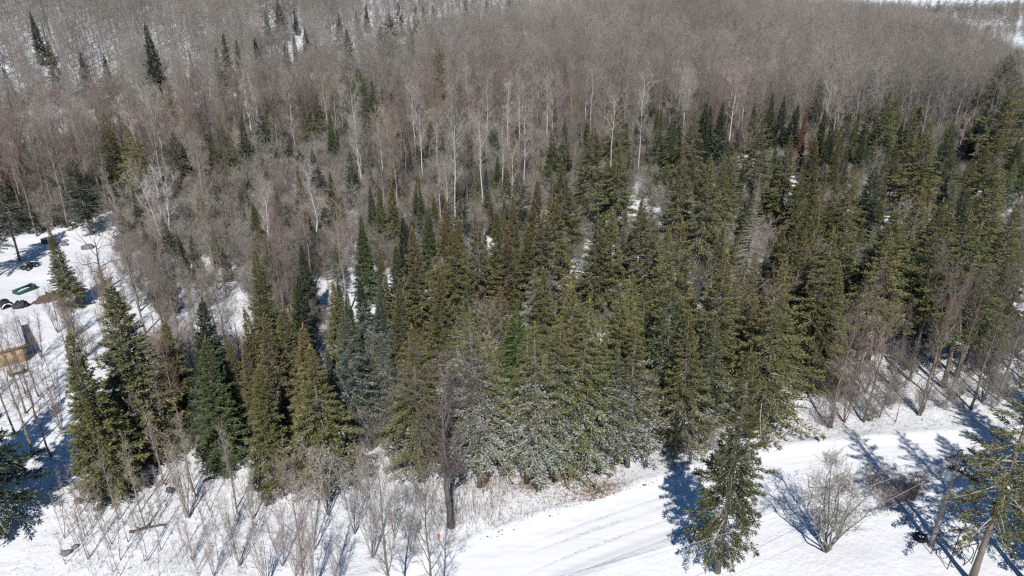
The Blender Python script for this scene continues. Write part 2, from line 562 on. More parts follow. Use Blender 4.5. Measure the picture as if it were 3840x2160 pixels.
tag(o, 'snow packed road with tyre ruts along the forest edge', None, None, 'structure')

HW = catmull(HWY, 20)
V, Q = strip(HW, np.linspace(-4.6, 4.6, 9), lambda x, y, o: base_z(x, y) - 0.42 + 0 * o)
mb = MB(); mb.add(V, Q)
o = mb.obj('highway', M['asphalt'], None, None, True)
tag(o, 'bare dark highway behind the trees at the foot of the hill', None, None, 'structure')

# ------------------------------------------------------------------ tree builders
def conifer(seed, H=16.0, R=2.6, zb=1.2, power=0.8, up_top=0.75, droop=0.55, dens=1.0, rag=0.2, step=0.36, whorl=7, tw=(0.30, 0.055), bare_below=0.12, needles=True, trunk_r=0.16):
    """a spruce or fir of height H: returns (trunk mesh builder, crown mesh builder)"""
    rs = np.random.default_rng(seed)
    tr = MB(); cr = MB()
    zs = np.linspace(0, H, 9)
    wob = np.stack([0.02 * H / 16 * np.cumsum(rs.normal(size=9)), 0.02 * H / 16 * np.cumsum(rs.normal(size=9)), zs], 1)
    wob[0, :2] = 0
    rad = trunk_r * (1 - zs / H) ** 0.85 + 0.015
    rad[0] *= 1.25
    tr.tube(wob, rad, 7)
    sx = lambda z: np.interp(z, zs, wob[:, 0]); sy = lambda z: np.interp(z, zs, wob[:, 1])
    z = zb
    PT, DT, WT, AT = [], [], [], []
    sector = 1 + rag * rs.normal(size=12)
    while z < H * 0.985:
        t = (z - zb) / (H - zb)
        prof = (1 - t) ** power * min(1.0, 0.55 + 3.2 * t) + 0.012
        ts = 0.42 + 0.58 * min(1.0, 1.6 * (1 - t))
        nb = whorl if t < 0.8 else max(4, whorl - 2)
        a0 = rs.uniform(0, 6.28)
        for k in range(nb):
            a = a0 + k * 6.2832 / nb + rs.normal() * 0.25
            sec = sector[int((a % 6.2832) / 6.2832 * 12) % 12]
            Lb = R * prof * rs.uniform(0.62, 1.15) * (1 + rag * rs.normal() * 0.6) * (0.6 + 0.4 * sec)
            Lb = max(0.06, Lb)
            if rs.random() < rag * 0.35 and t < 0.85:
                continue
            up = -0.10 + (up_top + 0.1) * t ** 1.3
            dr = droop * (1 - t)
            s = np.linspace(0, 1, 5)
            zz = Lb * (up * s - dr * s ** 2 + 0.62 * dr * s ** 3)
            hx = math.cos(a); hy = math.sin(a)
            side_w = rs.normal() * 0.08
            P = np.stack([sx(z) + hx * Lb * s - hy * Lb * side_w * s * s, sy(z) + hy * Lb * s + hx * Lb * side_w * s * s, z + zz], 1)
            sv = rs.random()
            fat = (0.014 + 0.013 * Lb) * ts
            cr.tube(P, fat * np.array([1, .8, .62, .42, .15]), 3, 1, (0.2, t, 0.55 * sv), cap=False)
            if not needles:
                n2 = int(6 * Lb) + 2
                ss = rs.uniform(0.3, 1, n2)
                p = np.stack([np.interp(ss, s, P[:, i]) for i in range(3)], 1)
                sg = rs.choice([-1, 1], n2)
                ang = rs.uniform(0.5, 1.0, n2)
                d = np.stack([hx * np.cos(ang) - hy * sg * np.sin(ang), hy * np.cos(ang) + hx * sg * np.sin(ang), rs.normal(size=n2) * 0.3], 1)
                cr.spikes(p, d * (0.2 + 0.35 * Lb * (1 - ss))[:, None] * 0.9, 0.008, 1, (0.2, t, 0.5 * sv), rs)
                continue
            n2 = int((13 + 19 * Lb) * dens * (1.0 if t > bare_below else 0.55))
            s0 = 0.12 if t > 0.25 else 0.30
            ss = s0 + (1 - s0) * rs.random(n2) ** 0.8
            p = np.stack([np.interp(ss, s, P[:, i]) for i in range(3)], 1)
            sg = rs.choice([-1.0, 1.0], n2)
            ang = rs.uniform(0.35, 1.15, n2) * np.where(rs.random(n2) < 0.15, 0.2, 1)
            ln = ts * tw[0] * rs.uniform(0.6, 1.35, n2) + 0.42 * Lb * (1 - ss) * rs.uniform(0.3, 1.0, n2)
            dz = rs.normal(size=n2) * 0.30 - 0.16 * (1 - t) + 0.25 * t
            d = np.stack([hx * np.cos(ang) - hy * sg * np.sin(ang), hy * np.cos(ang) + hx * sg * np.sin(ang), dz], 1)
            # shoots start anywhere along the hidden side twigs
            off = rs.random(n2)[:, None] * 0.9
            start = p + d * ln[:, None] * off * 0.75
            PT.append(start); DT.append(d * (ts * tw[0] * rs.uniform(0.8, 1.5, n2))[:, None]); WT.append(ts * tw[1] * rs.uniform(0.7, 1.35, n2))
            rr = rs.random(n2)
            snow = 0.42 * rs.random(n2) + 0.33 * sv + 0.40 * (1 - t) - 0.35 * max(0, t - 0.55) + 0.10 * (1 - ss)
            AT.append(np.stack([rr, np.full(n2, t), snow * 0.8], 1))
        z += step * rs.uniform(0.8, 1.2) * (1.0 if t < 0.75 else 0.72)
    if needles:
        # leader
        PT.append(np.array([[sx(H), sy(H), H - 0.5]] * 5)); DT.append(np.array([[0, 0, 0.9]] * 5) + rs.normal(size=(5, 3)) * 0.06)
        WT.append(np.full(5, 0.05)); AT.append(np.tile([0.8, 1.0, 0], (5, 1)))
        cr.blades(np.concatenate(PT), np.concatenate(DT), np.concatenate(WT), 0, np.concatenate(AT), 0.45, rs)
    return tr, cr

def unit(v):
    return v / (np.linalg.norm(v) + 1e-9)

def bare_tree(seed, H=17.0, trunk_r=0.17, cb=0.42, spread=3.0, nl=16, nbr=6, ntw=6, ang=0.75, wob=0.03, stems=1, gnarl=0.0, twl=0.6, tww=0.009, lean=0.0, flare=0.0, sub=6, fork=0.0):
    """a leafless tree: trunk builder and crown builder (limbs, branches, twigs)"""
    rs = np.random.default_rng(seed)
    tr = MB(); cr = MB()
    TWP, TWD, TWA = [], [], []
    SPP, SPD, SPW, SPA = [], [], [], []
    for st in range(stems):
        a_st = st * 6.2832 / max(1, stems) + rs.normal() * 0.4
        ln = lean + (flare * rs.uniform(0.6, 1.2) if stems > 1 else 0)
        Hs = H * (1 if stems == 1 else rs.uniform(0.78, 1.0))
        n = 10
        zz = np.linspace(0, 1, n)
        w = np.cumsum(rs.normal(size=(n, 2)) * wob * H / n ** 0.5 * 0.6, axis=0); w -= w[0]
        hor = ln * Hs * (zz ** (0.8 if stems > 1 else 1.2))
        P = np.stack([w[:, 0] + math.cos(a_st) * hor, w[:, 1] + math.sin(a_st) * hor, zz * Hs], 1)
        rad = trunk_r * (1 if stems == 1 else 0.72) * ((1 - zz) ** 0.75 * 0.93 + 0.05)
        rad[0] *= 1.3
        tr.tube(P, rad, 7 if trunk_r > 0.1 else 5, 0, np.stack([zz * 0.25, zz, rs.random(n) * 0.3], 1))
        for i in range(nl):
            t = cb + (0.97 - cb) * ((i + rs.random()) / nl)
            p0 = np.array([np.interp(t, zz, P[:, k]) for k in range(3)])
            az = i * 2.4 + rs.normal() * 0.5
            el = ang * rs.uniform(0.7, 1.3) * (1.15 - 0.45 * (t - cb) / (1 - cb))
            Ll = spread * (0.42 + 0.9 * math.sin(math.pi * min(1, 0.22 + 0.78 * (1 - (t - cb) / (1.02 - cb))))) * rs.uniform(0.7, 1.2) * (H / 17.0 if H > 8 else 1)
            d = np.array([math.cos(az) * math.sin(el), math.sin(az) * math.sin(el), math.cos(el)])
            pts = [p0]; q = 7
            for k in range(q - 1):
                d = unit(d + rs.normal(size=3) * (0.10 + gnarl) + np.array([0, 0, 0.10]))
                pts.append(pts[-1] + d * Ll / (q - 1))
            Pl = np.array(pts)
            r0 = max(0.022, 0.50 * np.interp(t, zz, rad)) if trunk_r > 0.05 else 0.012
            fr = rs.random() * 0.5
            cr.tube(Pl, r0 * np.linspace(1, 0.22, q), 5 if r0 > 0.05 else 4, 0, (0.22, t, fr), cap=False)
            for j in range(nbr):
                s = 0.22 + 0.78 * (j + rs.random()) / nbr
                pb = np.array([np.interp(s, np.linspace(0, 1, q), Pl[:, k]) for k in range(3)])
                dl = unit(Pl[min(q - 1, int(s * (q - 1)) + 1)] - Pl[max(0, int(s * (q - 1)) - 1)])
                rv = unit(np.cross(dl, rs.normal(size=3)))
                db = unit(dl * 0.75 + rv * rs.uniform(0.5, 0.9) + np.array([0, 0, 0.25]))
                Lb = Ll * rs.uniform(0.28, 0.55) * (1.1 - 0.5 * s) + 0.3
                d2 = unit(db + rs.normal(size=3) * (0.15 + gnarl) + np.array([0, 0, 0.15]))
                d3 = unit(d2 + rs.normal(size=3) * (0.18 + gnarl) + np.array([0, 0, 0.12]))
                Pb = np.array([pb, pb + db * Lb / 3, pb + db * Lb / 3 + d2 * Lb / 3, pb + (db + d2 + d3) * Lb / 3])
                cr.tube(Pb, max(0.011, r0 * 0.34) * np.array([1, .75, .5, .25]), 3, 0, (0.5, t, rs.random() * 0.6), cap=False)
                # branchlets and twigs
                m = sub
                sb = rs.uniform(0.15, 1.0, m)
                pp = np.stack([np.interp(sb, np.linspace(0, 1, 4), Pb[:, k]) for k in range(3)], 1)
                rv = rs.normal(size=(m, 3)); rv -= (rv @ d2)[:, None] * d2; rv /= np.linalg.norm(rv, axis=1)[:, None]
                dd = d2 * 0.8 + rv * rs.uniform(0.45, 0.9, m)[:, None] + np.array([0, 0, 0.2])
                dd /= np.linalg.norm(dd, axis=1)[:, None]
                Lq = (0.35 + 0.45 * Lb) * rs.uniform(0.5, 1.1, m)
                SPP.append(pp); SPD.append(dd * Lq[:, None]); SPW.append(np.full(m, tww * 1.25)); SPA.append(np.stack([np.full(m, 0.75), np.full(m, t), rs.random(m) * 0.7], 1))
                for _ in range(ntw):
                    f = rs.uniform(0.15, 1.0, m)[:, None]
                    base = pp + dd * Lq[:, None] * f
                    tv = rs.normal(size=(m, 3)); tv -= (tv * dd).sum(1)[:, None] * dd; tv /= np.linalg.norm(tv, axis=1)[:, None]
                    td = dd * 0.85 + tv * rs.uniform(0.35, 0.8, m)[:, None] + np.array([0, 0, 0.12])
                    TWP.append(base); TWD.append(td * (twl * rs.uniform(0.45, 1.1, m))[:, None]); TWA.append(np.stack([np.full(m, 1.0), np.full(m, t), rs.random(m) * 0.75], 1))
    cr.spikes(np.concatenate(SPP), np.concatenate(SPD), np.concatenate(SPW), 0, np.concatenate(SPA), rs)
    cr.blades(np.concatenate(TWP), np.concatenate(TWD), tww, 0, np.concatenate(TWA), 0.25, rs)
    return tr, cr

CON = {}     # style -> list of (trunk mesh, crown mesh, nominal height)
def make_con(style, seed, **k):
    tr, cr = conifer(seed, **k)
    H = k.get('H', 16.0)
    mats = [M['needles'], M['dry_branch']]
    CON.setdefault(style, []).append((tr.mesh('trunk', [M['conifer_bark']], smooth=True), cr.mesh('crown', mats, 'tint'), H))

for s in range(3):      # fir: narrow dense spire
    make_con('f', 100 + s, H=16, R=2.9, zb=0.5, power=1.0, up_top=0.85, droop=0.42, dens=2.4, rag=0.10, step=0.30, whorl=7, tw=(0.23, 0.042))
for s in range(4):      # spruce: broad with drooping limbs and gaps
    make_con('s', 200 + s, H=18, R=4.1, zb=1.8, power=1.08, up_top=0.6, droop=0.75, dens=2.5, rag=0.20, step=0.37, whorl=6, tw=(0.24, 0.043), bare_below=0.2, trunk_r=0.2)
make_con('f', 110, H=15, R=2.5, zb=0.4, power=0.85, up_top=0.9, droop=0.35, dens=2.8, rag=0.15, step=0.30, whorl=7, tw=(0.23, 0.042))
make_con('s', 210, H=18, R=3.6, zb=3.4, power=0.98, up_top=0.7, droop=0.6, dens=2.2, rag=0.34, step=0.42, whorl=6, tw=(0.24, 0.043), bare_below=0.25, trunk_r=0.2)
make_con('s', 211, H=17, R=4.3, zb=1.2, power=1.1, up_top=0.5, droop=0.85, dens=2.3, rag=0.28, step=0.40, whorl=6, tw=(0.24, 0.043), bare_below=0.3, trunk_r=0.2)
for s in range(3):      # frosted, thin spruce that shows its pale limbs
    make_con('t', 300 + s, H=17, R=3.7, zb=3.6, power=1.08, up_top=0.55, droop=0.8, dens=1.9, rag=0.24, step=0.40, whorl=6, tw=(0.23, 0.038), bare_below=0.45, trunk_r=0.18)
for s in range(2):      # tall with a long bare stem
    make_con('h', 400 + s, H=18, R=3.7, zb=6.5, power=1.0, up_top=0.55, droop=0.7, dens=2.3, rag=0.28, step=0.42, whorl=6, tw=(0.24, 0.043), bare_below=0.1, trunk_r=0.19)
for s in range(2):      # white pine: tufted, rounder
    make_con('w', 500 + s, H=17, R=3.4, zb=2.5, power=0.62, up_top=0.7, droop=0.2, dens=2.4, rag=0.36, step=0.45, whorl=6, tw=(0.24, 0.043), trunk_r=0.2)
make_con('x', 600, H=15, R=2.3, zb=1.5, power=0.85, up_top=0.3, droop=0.6, rag=0.15, step=0.34, whorl=7, needles=False, trunk_r=0.13)
make_con('k', 700, H=17, R=3.7, zb=2.6, power=0.8, up_top=0.5, droop=0.55, dens=4.0, rag=0.30, step=0.36, whorl=6, tw=(0.19, 0.033), bare_below=0.22, trunk_r=0.24)   # old roadside spruce, ragged
make_con('k', 701, H=17, R=3.3, zb=4.2, power=0.7, up_top=0.5, droop=0.6, dens=3.0, rag=0.40, step=0.55, whorl=6, tw=(0.19, 0.033), trunk_r=0.22)

BARE = {}
def make_bare(style, seed, mat='bark', **k):
    tr, cr = bare_tree(seed, **k)
    BARE.setdefault(style, []).append((tr.mesh('trunk', [M[mat]], 'tint', True), cr.mesh('crown', [M['bark'] if mat == 'bark' else M[mat]], 'tint'), k.get('H', 17.0)))

for s in range(4):      # maple, ash: ascending fan of fine twigs
    make_bare('m', 1000 + s, H=17, trunk_r=0.17, cb=0.40, spread=3.0, nl=15, nbr=6, ntw=4, ang=0.60)
for s in range(3):      # poplar and aspen: long pale stem, high crown
    make_bare('a', 1100 + s, 'birch', H=18, trunk_r=0.17, cb=0.50, spread=2.7, nl=14, nbr=5, ntw=5, ang=0.70, gnarl=0.03)
for s in range(3):      # white birch
    make_bare('b', 1200 + s, 'birch', H=17, trunk_r=0.18, cb=0.42, spread=2.6, nl=13, nbr=5, ntw=5, ang=0.55, wob=0.05, gnarl=0.04)
make_bare('c', 1250, 'birch', H=15, trunk_r=0.15, cb=0.42, spread=2.8, nl=9, nbr=5, ntw=5, ang=0.6, stems=3, flare=0.16, gnarl=0.05)
for s in range(3):      # young slender stems
    make_bare('y', 1300 + s, H=9, trunk_r=0.065, cb=0.35, spread=1.3, nl=9, nbr=4, ntw=2, ang=0.45, sub=4, gnarl=0.04, twl=0.45, tww=0.008)
for s in range(3):      # clump of young stems
    make_bare('v', 1350 + s, H=8.5, trunk_r=0.07, cb=0.25, spread=1.6, nl=8, nbr=4, ntw=2, ang=0.38, stems=5, flare=0.13, sub=3, gnarl=0.05, twl=0.45, tww=0.008)
for s in range(3):      # low shrubs
    make_bare('r', 1400 + s, H=3.6, trunk_r=0.030, cb=0.12, spread=1.0, nl=7, nbr=4, ntw=3, ang=0.7, stems=7, flare=0.42, gnarl=0.12, sub=3, twl=0.38, tww=0.007)
make_bare('p', 1500, H=9.0, trunk_r=0.10, cb=0.22, spread=2.0, nl=8, nbr=5, ntw=3, ang=0.75, stems=9, flare=0.32, gnarl=0.18, wob=0.10, sub=4, twl=0.45, tww=0.010)       # apple tree
make_bare('q', 1510, H=13.0, trunk_r=0.27, cb=0.30, spread=4.8, nl=20, nbr=7, ntw=4, ang=0.85, gnarl=0.10, wob=0.05, twl=0.6, tww=0.010)          # roadside maple
make_bare('g', 1520, H=7.0, trunk_r=0.19, cb=0.25, spread=4.2, nl=11, nbr=6, ntw=3, ang=1.05, gnarl=0.22, wob=0.05, sub=4, twl=0.4, tww=0.008)   # gnarled oak
make_bare('n', 1530, 'birch', H=9.0, trunk_r=0.14, cb=0.70, spread=0.9, nl=3, nbr=2, ntw=1, ang=1.0, gnarl=0.1, sub=2)                           # dead snag

# ------------------------------------------------------------------ the trees, one by one
# conifers: photo pixel of the tip, height in metres, width factor, colour, frost 0-9, style
PAL = {'o': (0.182, 0.164, 0.066), 'g': (0.106, 0.126, 0.050), 'd': (0.056, 0.075, 0.038), 'b': (0.192, 0.160, 0.080), 'y': (0.204, 0.187, 0.069), 'D': (0.105, 0.102, 0.042), 'l': (0.105, 0.130, 0.092), 'G': (0.095, 0.150, 0.038), 'R': (0.24, 0.09, 0.04), 'x': (0.3, 0.27, 0.24)}
CNAME = {'o': 'olive', 'g': 'green', 'd': 'dark green', 'b': 'brownish olive', 'y': 'yellowish olive', 'l': 'blue green', 'G': 'bright green', 'R': 'rust brown', 'x': 'grey'}
CONIFERS = """
266 1242 17.5 1.1 o 2 f
407 1063 19.5 1.25 b 1 f
599 1204 14 1.1 o 1 f
733 1117 17 1.15 d 2 f
745 1262 15 1.0 g 2 f
862 1264 13 .8 o 1 f
959 944 19 .9 o 1 f
942 1147 16 .9 o 1 f
994 1187 16 .9 b 1 f
1048 1147 16 1.0 o 1 f
919 1281 13 .85 b 1 f
959 1376 15 1.0 o 3 f
1135 1227 16 1.1 o 2 f
1163 1296 16.5 1.25 o 3 s
1103 1038 13 .8 d 2 f
1247 1043 15 .9 o 4 f
1232 1316 8 1.0 l 5 f
1100 1192 11 .8 g 2 f
189 859 12.5 1.0 o 3 f
268 584 15 1.25 d 3 w
393 420 19 1.0 y 1 s
467 469 18 .9 y 2 h
502 499 17 .9 y 2 h
646 494 15 .8 b 2 h
815 430 17 .9 o 2 s
790 484 14 .9 g 1 s
964 405 15 .9 d 1 s
904 445 14 .9 g 3 s
1019 370 16 1.1 o 2 s
1133 375 15 .8 o 2 s
1178 350 16 1.0 o 3 s
1232 415 14 .7 g 2 f
1053 459 13 .8 g 2 s
959 524 12 .8 o 2 f
-30 643 15.4 1.1 d 3 h
-130 700 15 1.2 d 3 h
1340 255 19.5 1.2 G 1 w
1387 300 17 1.0 g 1 s
1638 164 15 .9 y 1 w
2313 385 18 1.2 o 2 s
2350 415 15 1.0 g 3 s
2224 484 18 1.2 o 2 s
2075 484 15 1.1 g 2 s
2130 470 14 .8 g 2 s
2115 589 18 1.1 y 2 s
2080 655 13 .8 o 3 s
1995 668 18 .85 b 1 f
1931 728 18 .8 b 1 f
2482 415 16 .9 g 2 s
2522 430 16 1.0 g 2 s
2550 392 17 .9 d 1 s
2319 544 18 1.3 o 3 s
2294 599 15 1.0 g 3 s
2045 777 18 1.2 b 4 s
2075 728 18.5 1.15 o 2 s
1951 638 15 1.1 d 2 w
1866 782 17 1.0 o 1 f
1963 832 16 1.0 o 1 f
1913 852 16 .9 b 1 f
1777 837 16 1.1 b 2 s
1722 812 15 .8 b 2 f
1663 748 16 1.1 b 2 f
1650 822 14 .9 b 2 f
1692 857 16 1.25 o 3 s
1553 842 18 .95 o 1 f
1499 797 15 .7 d 2 f
1588 787 13 .7 g 3 f
1606 785 12 .7 g 3 f
1419 698 14 .8 o 2 f
1464 693 14 .8 o 2 f
1390 688 13 .8 g 2 f
1429 917 15 .7 o 2 f
1479 907 14 1.0 g 5 f
2249 782 17 1.2 o 3 s
2304 782 17 1.1 o 3 s
2458 758 17 1.0 b 3 s
2428 723 17 1.0 o 3 s
2497 837 16 .9 y 2 s
2130 1001 13 .8 y 1 s
2060 1011 15 1.0 o 2 s
1638 1021 15 .85 o 2 f
2393 1031 16 .9 y 2 s
2418 1048 15 .9 o 2 s
1727 708 13 1.0 d 4 s
1350 802 14 .9 g 3 f
1548 1222 16.5 1.2 o 2 s
1712 1152 17 1.15 o 6 t
1484 1058 15 .85 o 2 f
1767 1078 14 .8 g 4 s
1812 1237 18 1.1 y 5 t
1941 1118 15 .9 G 1 s
1910 1180 12 .8 y 2 s
1981 1242 18 1.1 o 5 t
2184 1063 19.5 1.2 y 2 s
2318 1098 18 1.1 o 2 s
2383 1043 19 1.0 y 2 s
2542 1018 19 1.0 g 3 s
2010 1000 14 1.0 b 6 t
1394 1346 10 .9 o 3 f
1419 1088 13 .8 l 5 f
1429 1267 13 .8 l 5 t
1300 1097 13 .8 g 3 f
1295 1187 16 1.0 l 4 s
1881 1063 15 1.0 b 5 t
1830 1125 13 1.0 o 6 t
1850 1310 13 .9 g 5 t
2080 1190 17 1.1 o 5 t
2250 1180 18 1.15 o 4 t
2400 1190 18 1.1 o 5 t
2130 1290 15 1.0 l 5 t
2330 1300 15 1.0 l 6 t
2575 834 19 1.0 o 2 s
2669 598 18 1.1 b 2 s
2848 688 17 1.1 x 4 x
2729 949 18 1.1 o 2 s
2779 988 16 .9 o 2 s
2818 934 16 .9 b 3 t
2875 955 8 .9 l 6 f
2910 975 9 1.0 l 6 f
2957 988 18.5 1.1 y 1 s
2866 1110 14 .9 o 3 s
2620 1150 17 1.0 o 3 s
2700 1190 18 1.0 g 4 s
3077 728 18 .8 b 1 f
3032 849 17 .9 o 2 s
3126 874 18 1.1 y 1 s
3062 869 16 .9 o 2 s
3164 988 15 .9 o 3 s
3201 775 18 1.1 o 1 s
3345 770 19 1.1 o 2 h
3395 765 19 1.1 o 2 h
3350 870 17 1.1 y 2 h
3459 678 18 1.0 o 1 s
3534 750 18 1.0 o 1 s
3574 790 19 1.1 y 1 h
3638 780 18 1.0 o 1 h
3718 839 19 1.1 y 1 h
3767 814 19 1.1 y 1 h
3832 765 18 1.1 o 1 s
3753 643 17 1.2 o 1 s
3628 703 15 .9 d 0 s
2595 405 17 1.0 b 2 s
2649 375 17 .9 d 3 f
2672 390 15 .8 g 3 f
2714 375 17 .9 d 4 f
2580 569 17 1.0 o 2 s
2719 579 17 .9 o 3 s
2764 554 16 .9 o 3 s
2868 410 19 1.2 b 1 s
2838 360 14 .8 g 1 f
2903 350 15 .8 g 1 f
2938 360 16 .9 d 2 f
2982 390 15 .9 d 2 f
3022 410 14 .6 R 0 f
2982 489 19 1.1 o 1 s
3087 420 15 .8 g 1 f
3062 509 18 .9 o 1 f
3136 440 15 .7 d 1 f
3151 510 14 .7 o 2 f
3206 623 16 1.0 o 1 s
3280 608 16 1.1 d 2 s
3320 598 16 .9 b 1 s
3290 385 15 1.2 g 3 w
3345 333 18 1.1 y 1 s
3385 313 16 .9 o 1 s
3449 385 17 1.0 o 1 s
3499 454 18 1.2 o 1 s
3578 459 16 1.1 g 3 s
3752 484 18 1.1 o 2 s
3593 678 14 .8 o 2 s
2918 574 15 .9 o 3 s
3017 618 15 .9 o 2 s
2992 747 17 1.0 o 2 s
3151 648 15 .9 o 2 s
3087 278 16 1.0 o 1 w
3797 204 20 1.4 g 1 w
3827 179 19 1.3 g 1 w
3792 323 20 1.5 o 1 w
3678 303 15 .7 g 1 f
2838 154 17 1.0 d 4 s
2878 164 16 .9 d 4 s
2952 129 17 .9 o 1 s
3708 89 12 1.3 o 0 w
3559 114 13 .8 o 0 f
3593 129 13 .7 d 0 f
3762 164 14 .8 o 0 f
2423 238 15 .8 y 1 w
2783 55 14 .9 y 0 w
114 40 13 .9 d 0 f
176 149 15 1.0 o 1 f
298 194 13 1.1 d 1 f
383 199 10 1.0 d 1 f
552 84 21 .9 d 3 f
706 194 10 .8 d 1 f
15 251 14 1.0 d 1 f
343 303 12 .8 o 1 f
830 124 14 1.0 o 1 f
880 149 14 1.0 o 2 f
800 169 14 .9 d 2 s
1039 0 13 1.0 d 0 w
1101 114 11 .7 d 0 f
1143 104 13 1.0 d 0 s
1183 149 10 .9 d 0 s
1068 149 13 1.0 g 2 s
1262 45 12 1.1 d 0 s
994 37 11 .9 o 0 s
1101 30 9 .8 d 0 f
954 139 13 .9 d 2 f
1300 114 14 1.2 d 0 s
1424 95 13 1.3 d 0 w
1464 50 16 1.3 d 0 w
1444 104 11 1.0 d 0 f
1528 60 13 1.0 o 0 s
1558 15 14 1.0 d 0 s
1543 100 12 .9 o 0 s
1335 40 10 .9 d 0 s
1369 15 10 .9 d 0 f
1494 0 13 1.0 d 0 s
1588 20 14 1.0 o 0 s
1623 15 14 1.0 d 1 s
1660 30 11 1.0 d 0 f
1700 15 11 1.1 d 0 s
1745 -5 13 1.1 d 0 s
1790 25 10 1.1 o 0 s
1825 0 11 1.1 d 0 s
1911 0 13 1.5 g 0 w
1868 10 9 1.1 d 0 s
500 700 10 .9 g 3 f
560 880 9 1.0 l 4 s
600 800 10 1.0 d 3 s
530 830 8 .9 g 3 f
720 880 9 .9 d 2 f
1180 560 13 .9 d 3 s
1240 640 12 .9 g 3 f
1120 640 11 .9 g 3 f
1310 560 13 .9 d 2 s
1560 640 13 .8 g 2 s
"""
trees = []        # (kind, x, y, height, ...) every conifer placed so far, for spacing

class Tree:
    pass

INDIV = []
def plant(name, cat, style, lib, x, y, h, rf, color, desc, group, rz=None, seed=None, tilt=(0, 0), label=None, sink=0.12):
    pr = lib[style]
    tm, cm, H = pr[int((seed if seed is not None else rng.integers(1000)) % len(pr))]
    s = h / H
    z = gz(x, y) - sink
    o = empty(name, (x, y, z), rng.uniform(0, 6.28) if rz is None else rz, (s * rf, s * rf, s))
    if lib is CON and tilt == (0, 0):
        tilt = (rng.normal() * 0.022, rng.normal() * 0.022)
    if tilt != (0, 0):
        o.rotation_euler = (tilt[0], tilt[1], o.rotation_euler[2])
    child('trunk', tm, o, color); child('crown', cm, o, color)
    o['category'] = cat
    if group: o['group'] = group
    t = Tree(); t.o = o; t.x = x; t.y = y; t.h = h; t.desc = desc; t.cat = cat; t.label = label; t.rf = rf
    t.px = project((x, y, z + h)); t.pb = project((x, y, z))
    INDIV.append(t)
    return t

def jitter(c, a=0.18):
    k = 1 + rng.normal() * a
    return tuple(max(0.01, v * k * (1 + rng.normal() * a * 0.3)) for v in c)

occ = []          # occupied spots (x, y, radius)
def size_word(h):
    return 'tall' if h >= 15.5 else ('small' if h <= 8 else ('young' if h < 11 else ''))

KINDW = {'f': 'fir', 's': 'spruce', 't': 'spruce', 'h': 'spruce', 'w': 'pine', 'x': 'spruce', 'k': 'spruce'}
def con_desc(h, rf, c, fr, st):
    w = [size_word(h)]
    if st == 'x': return 'bare dead grey spruce with drooping limbs'
    if rf <= 0.82: w.append('slim')
    elif rf >= 1.2: w.append('broad')
    if fr >= 4: w.append('frosted')
    w.append(CNAME[c]); w.append(KINDW[st])
    return ' '.join(q for q in w if q)

n_spruce = 0
for ln in CONIFERS.strip().splitlines():
    u, v, h, rf, c, fr, st = ln.split()
    u, v, h, rf, fr = float(u), float(v), float(h) * ((0.87 if float(u) < 2560 else 0.95) if float(v) > 240 else (1.25 if float(u) < 1950 else 1.0)), float(rf) * (1.1 if float(v) > 330 else 1.0), int(fr)
    x, y = place_top(u, v, h)
    for _k in range(25):                # no conifer of the stand stands on the road or in the yard
        bu, bv, _d = project((x, y, 0))
        if bv <= np.interp(bu, [900, 1600, 2300, 2700, 3100, 3840], [1870, 1850, 1770, 1650, 1590, 1520]): break
        h *= 0.965; x, y = place_top(u, v, h)
    if c == 'x':
        col = (0.30, 0.265, 0.23, 0.2)
    else:
        col = (*jitter(PAL[c], 0.10), 0.07 + 0.070 * fr)
    nm = {'fir': 'fir_tree', 'spruce': 'spruce_tree', 'pine': 'pine_tree'}[KINDW[st]]
    cat = 'dead tree' if st == 'x' else KINDW[st]
    if st == 'x': nm = 'dead_tree'
    plant(nm, cat, st, CON, x, y, h, rf, col, con_desc(h, rf, c, fr, st), {'fir': 'firs of the forest', 'spruce': 'spruces of the forest', 'pine': 'pines among the trees'}[KINDW[st]])
    occ.append((x, y, 1.9 * rf))
    if (v < 760 and u < 1500) or (v < 240 and u < 1950) or c in 'R':            # keep the ground before the far conifers thin
        for k in ((3, 6, 9, 12, 15) if v > 420 else (3, 6, 9, 12, 15, 18, 21, 24, 27, 30)): occ.append((x * (1 - k / y), y - k, 2.6 if c != 'G' else 3.8))

# ---- hand-placed leafless trees: base pixel or tip pixel
G1, G2, BI, AS, TW = (0.255, 0.225, 0.195), (0.345, 0.31, 0.275), (0.72, 0.70, 0.67), (0.58, 0.55, 0.51), (0.25, 0.212, 0.188)
def at_base(u, v): return place(u, v)
def bare(name, cat, st, xy, h, rf, col, fr, desc, group, label=None, tilt=(0, 0), r=1.6, rz=None):
    c = (*jitter(col, 0.08), 0.02 + 0.07 * fr)
    plant(name, cat, st, BARE, xy[0], xy[1], h, rf, c, desc, group, label=label, tilt=tilt, rz=rz)
    occ.append((xy[0], xy[1], r))

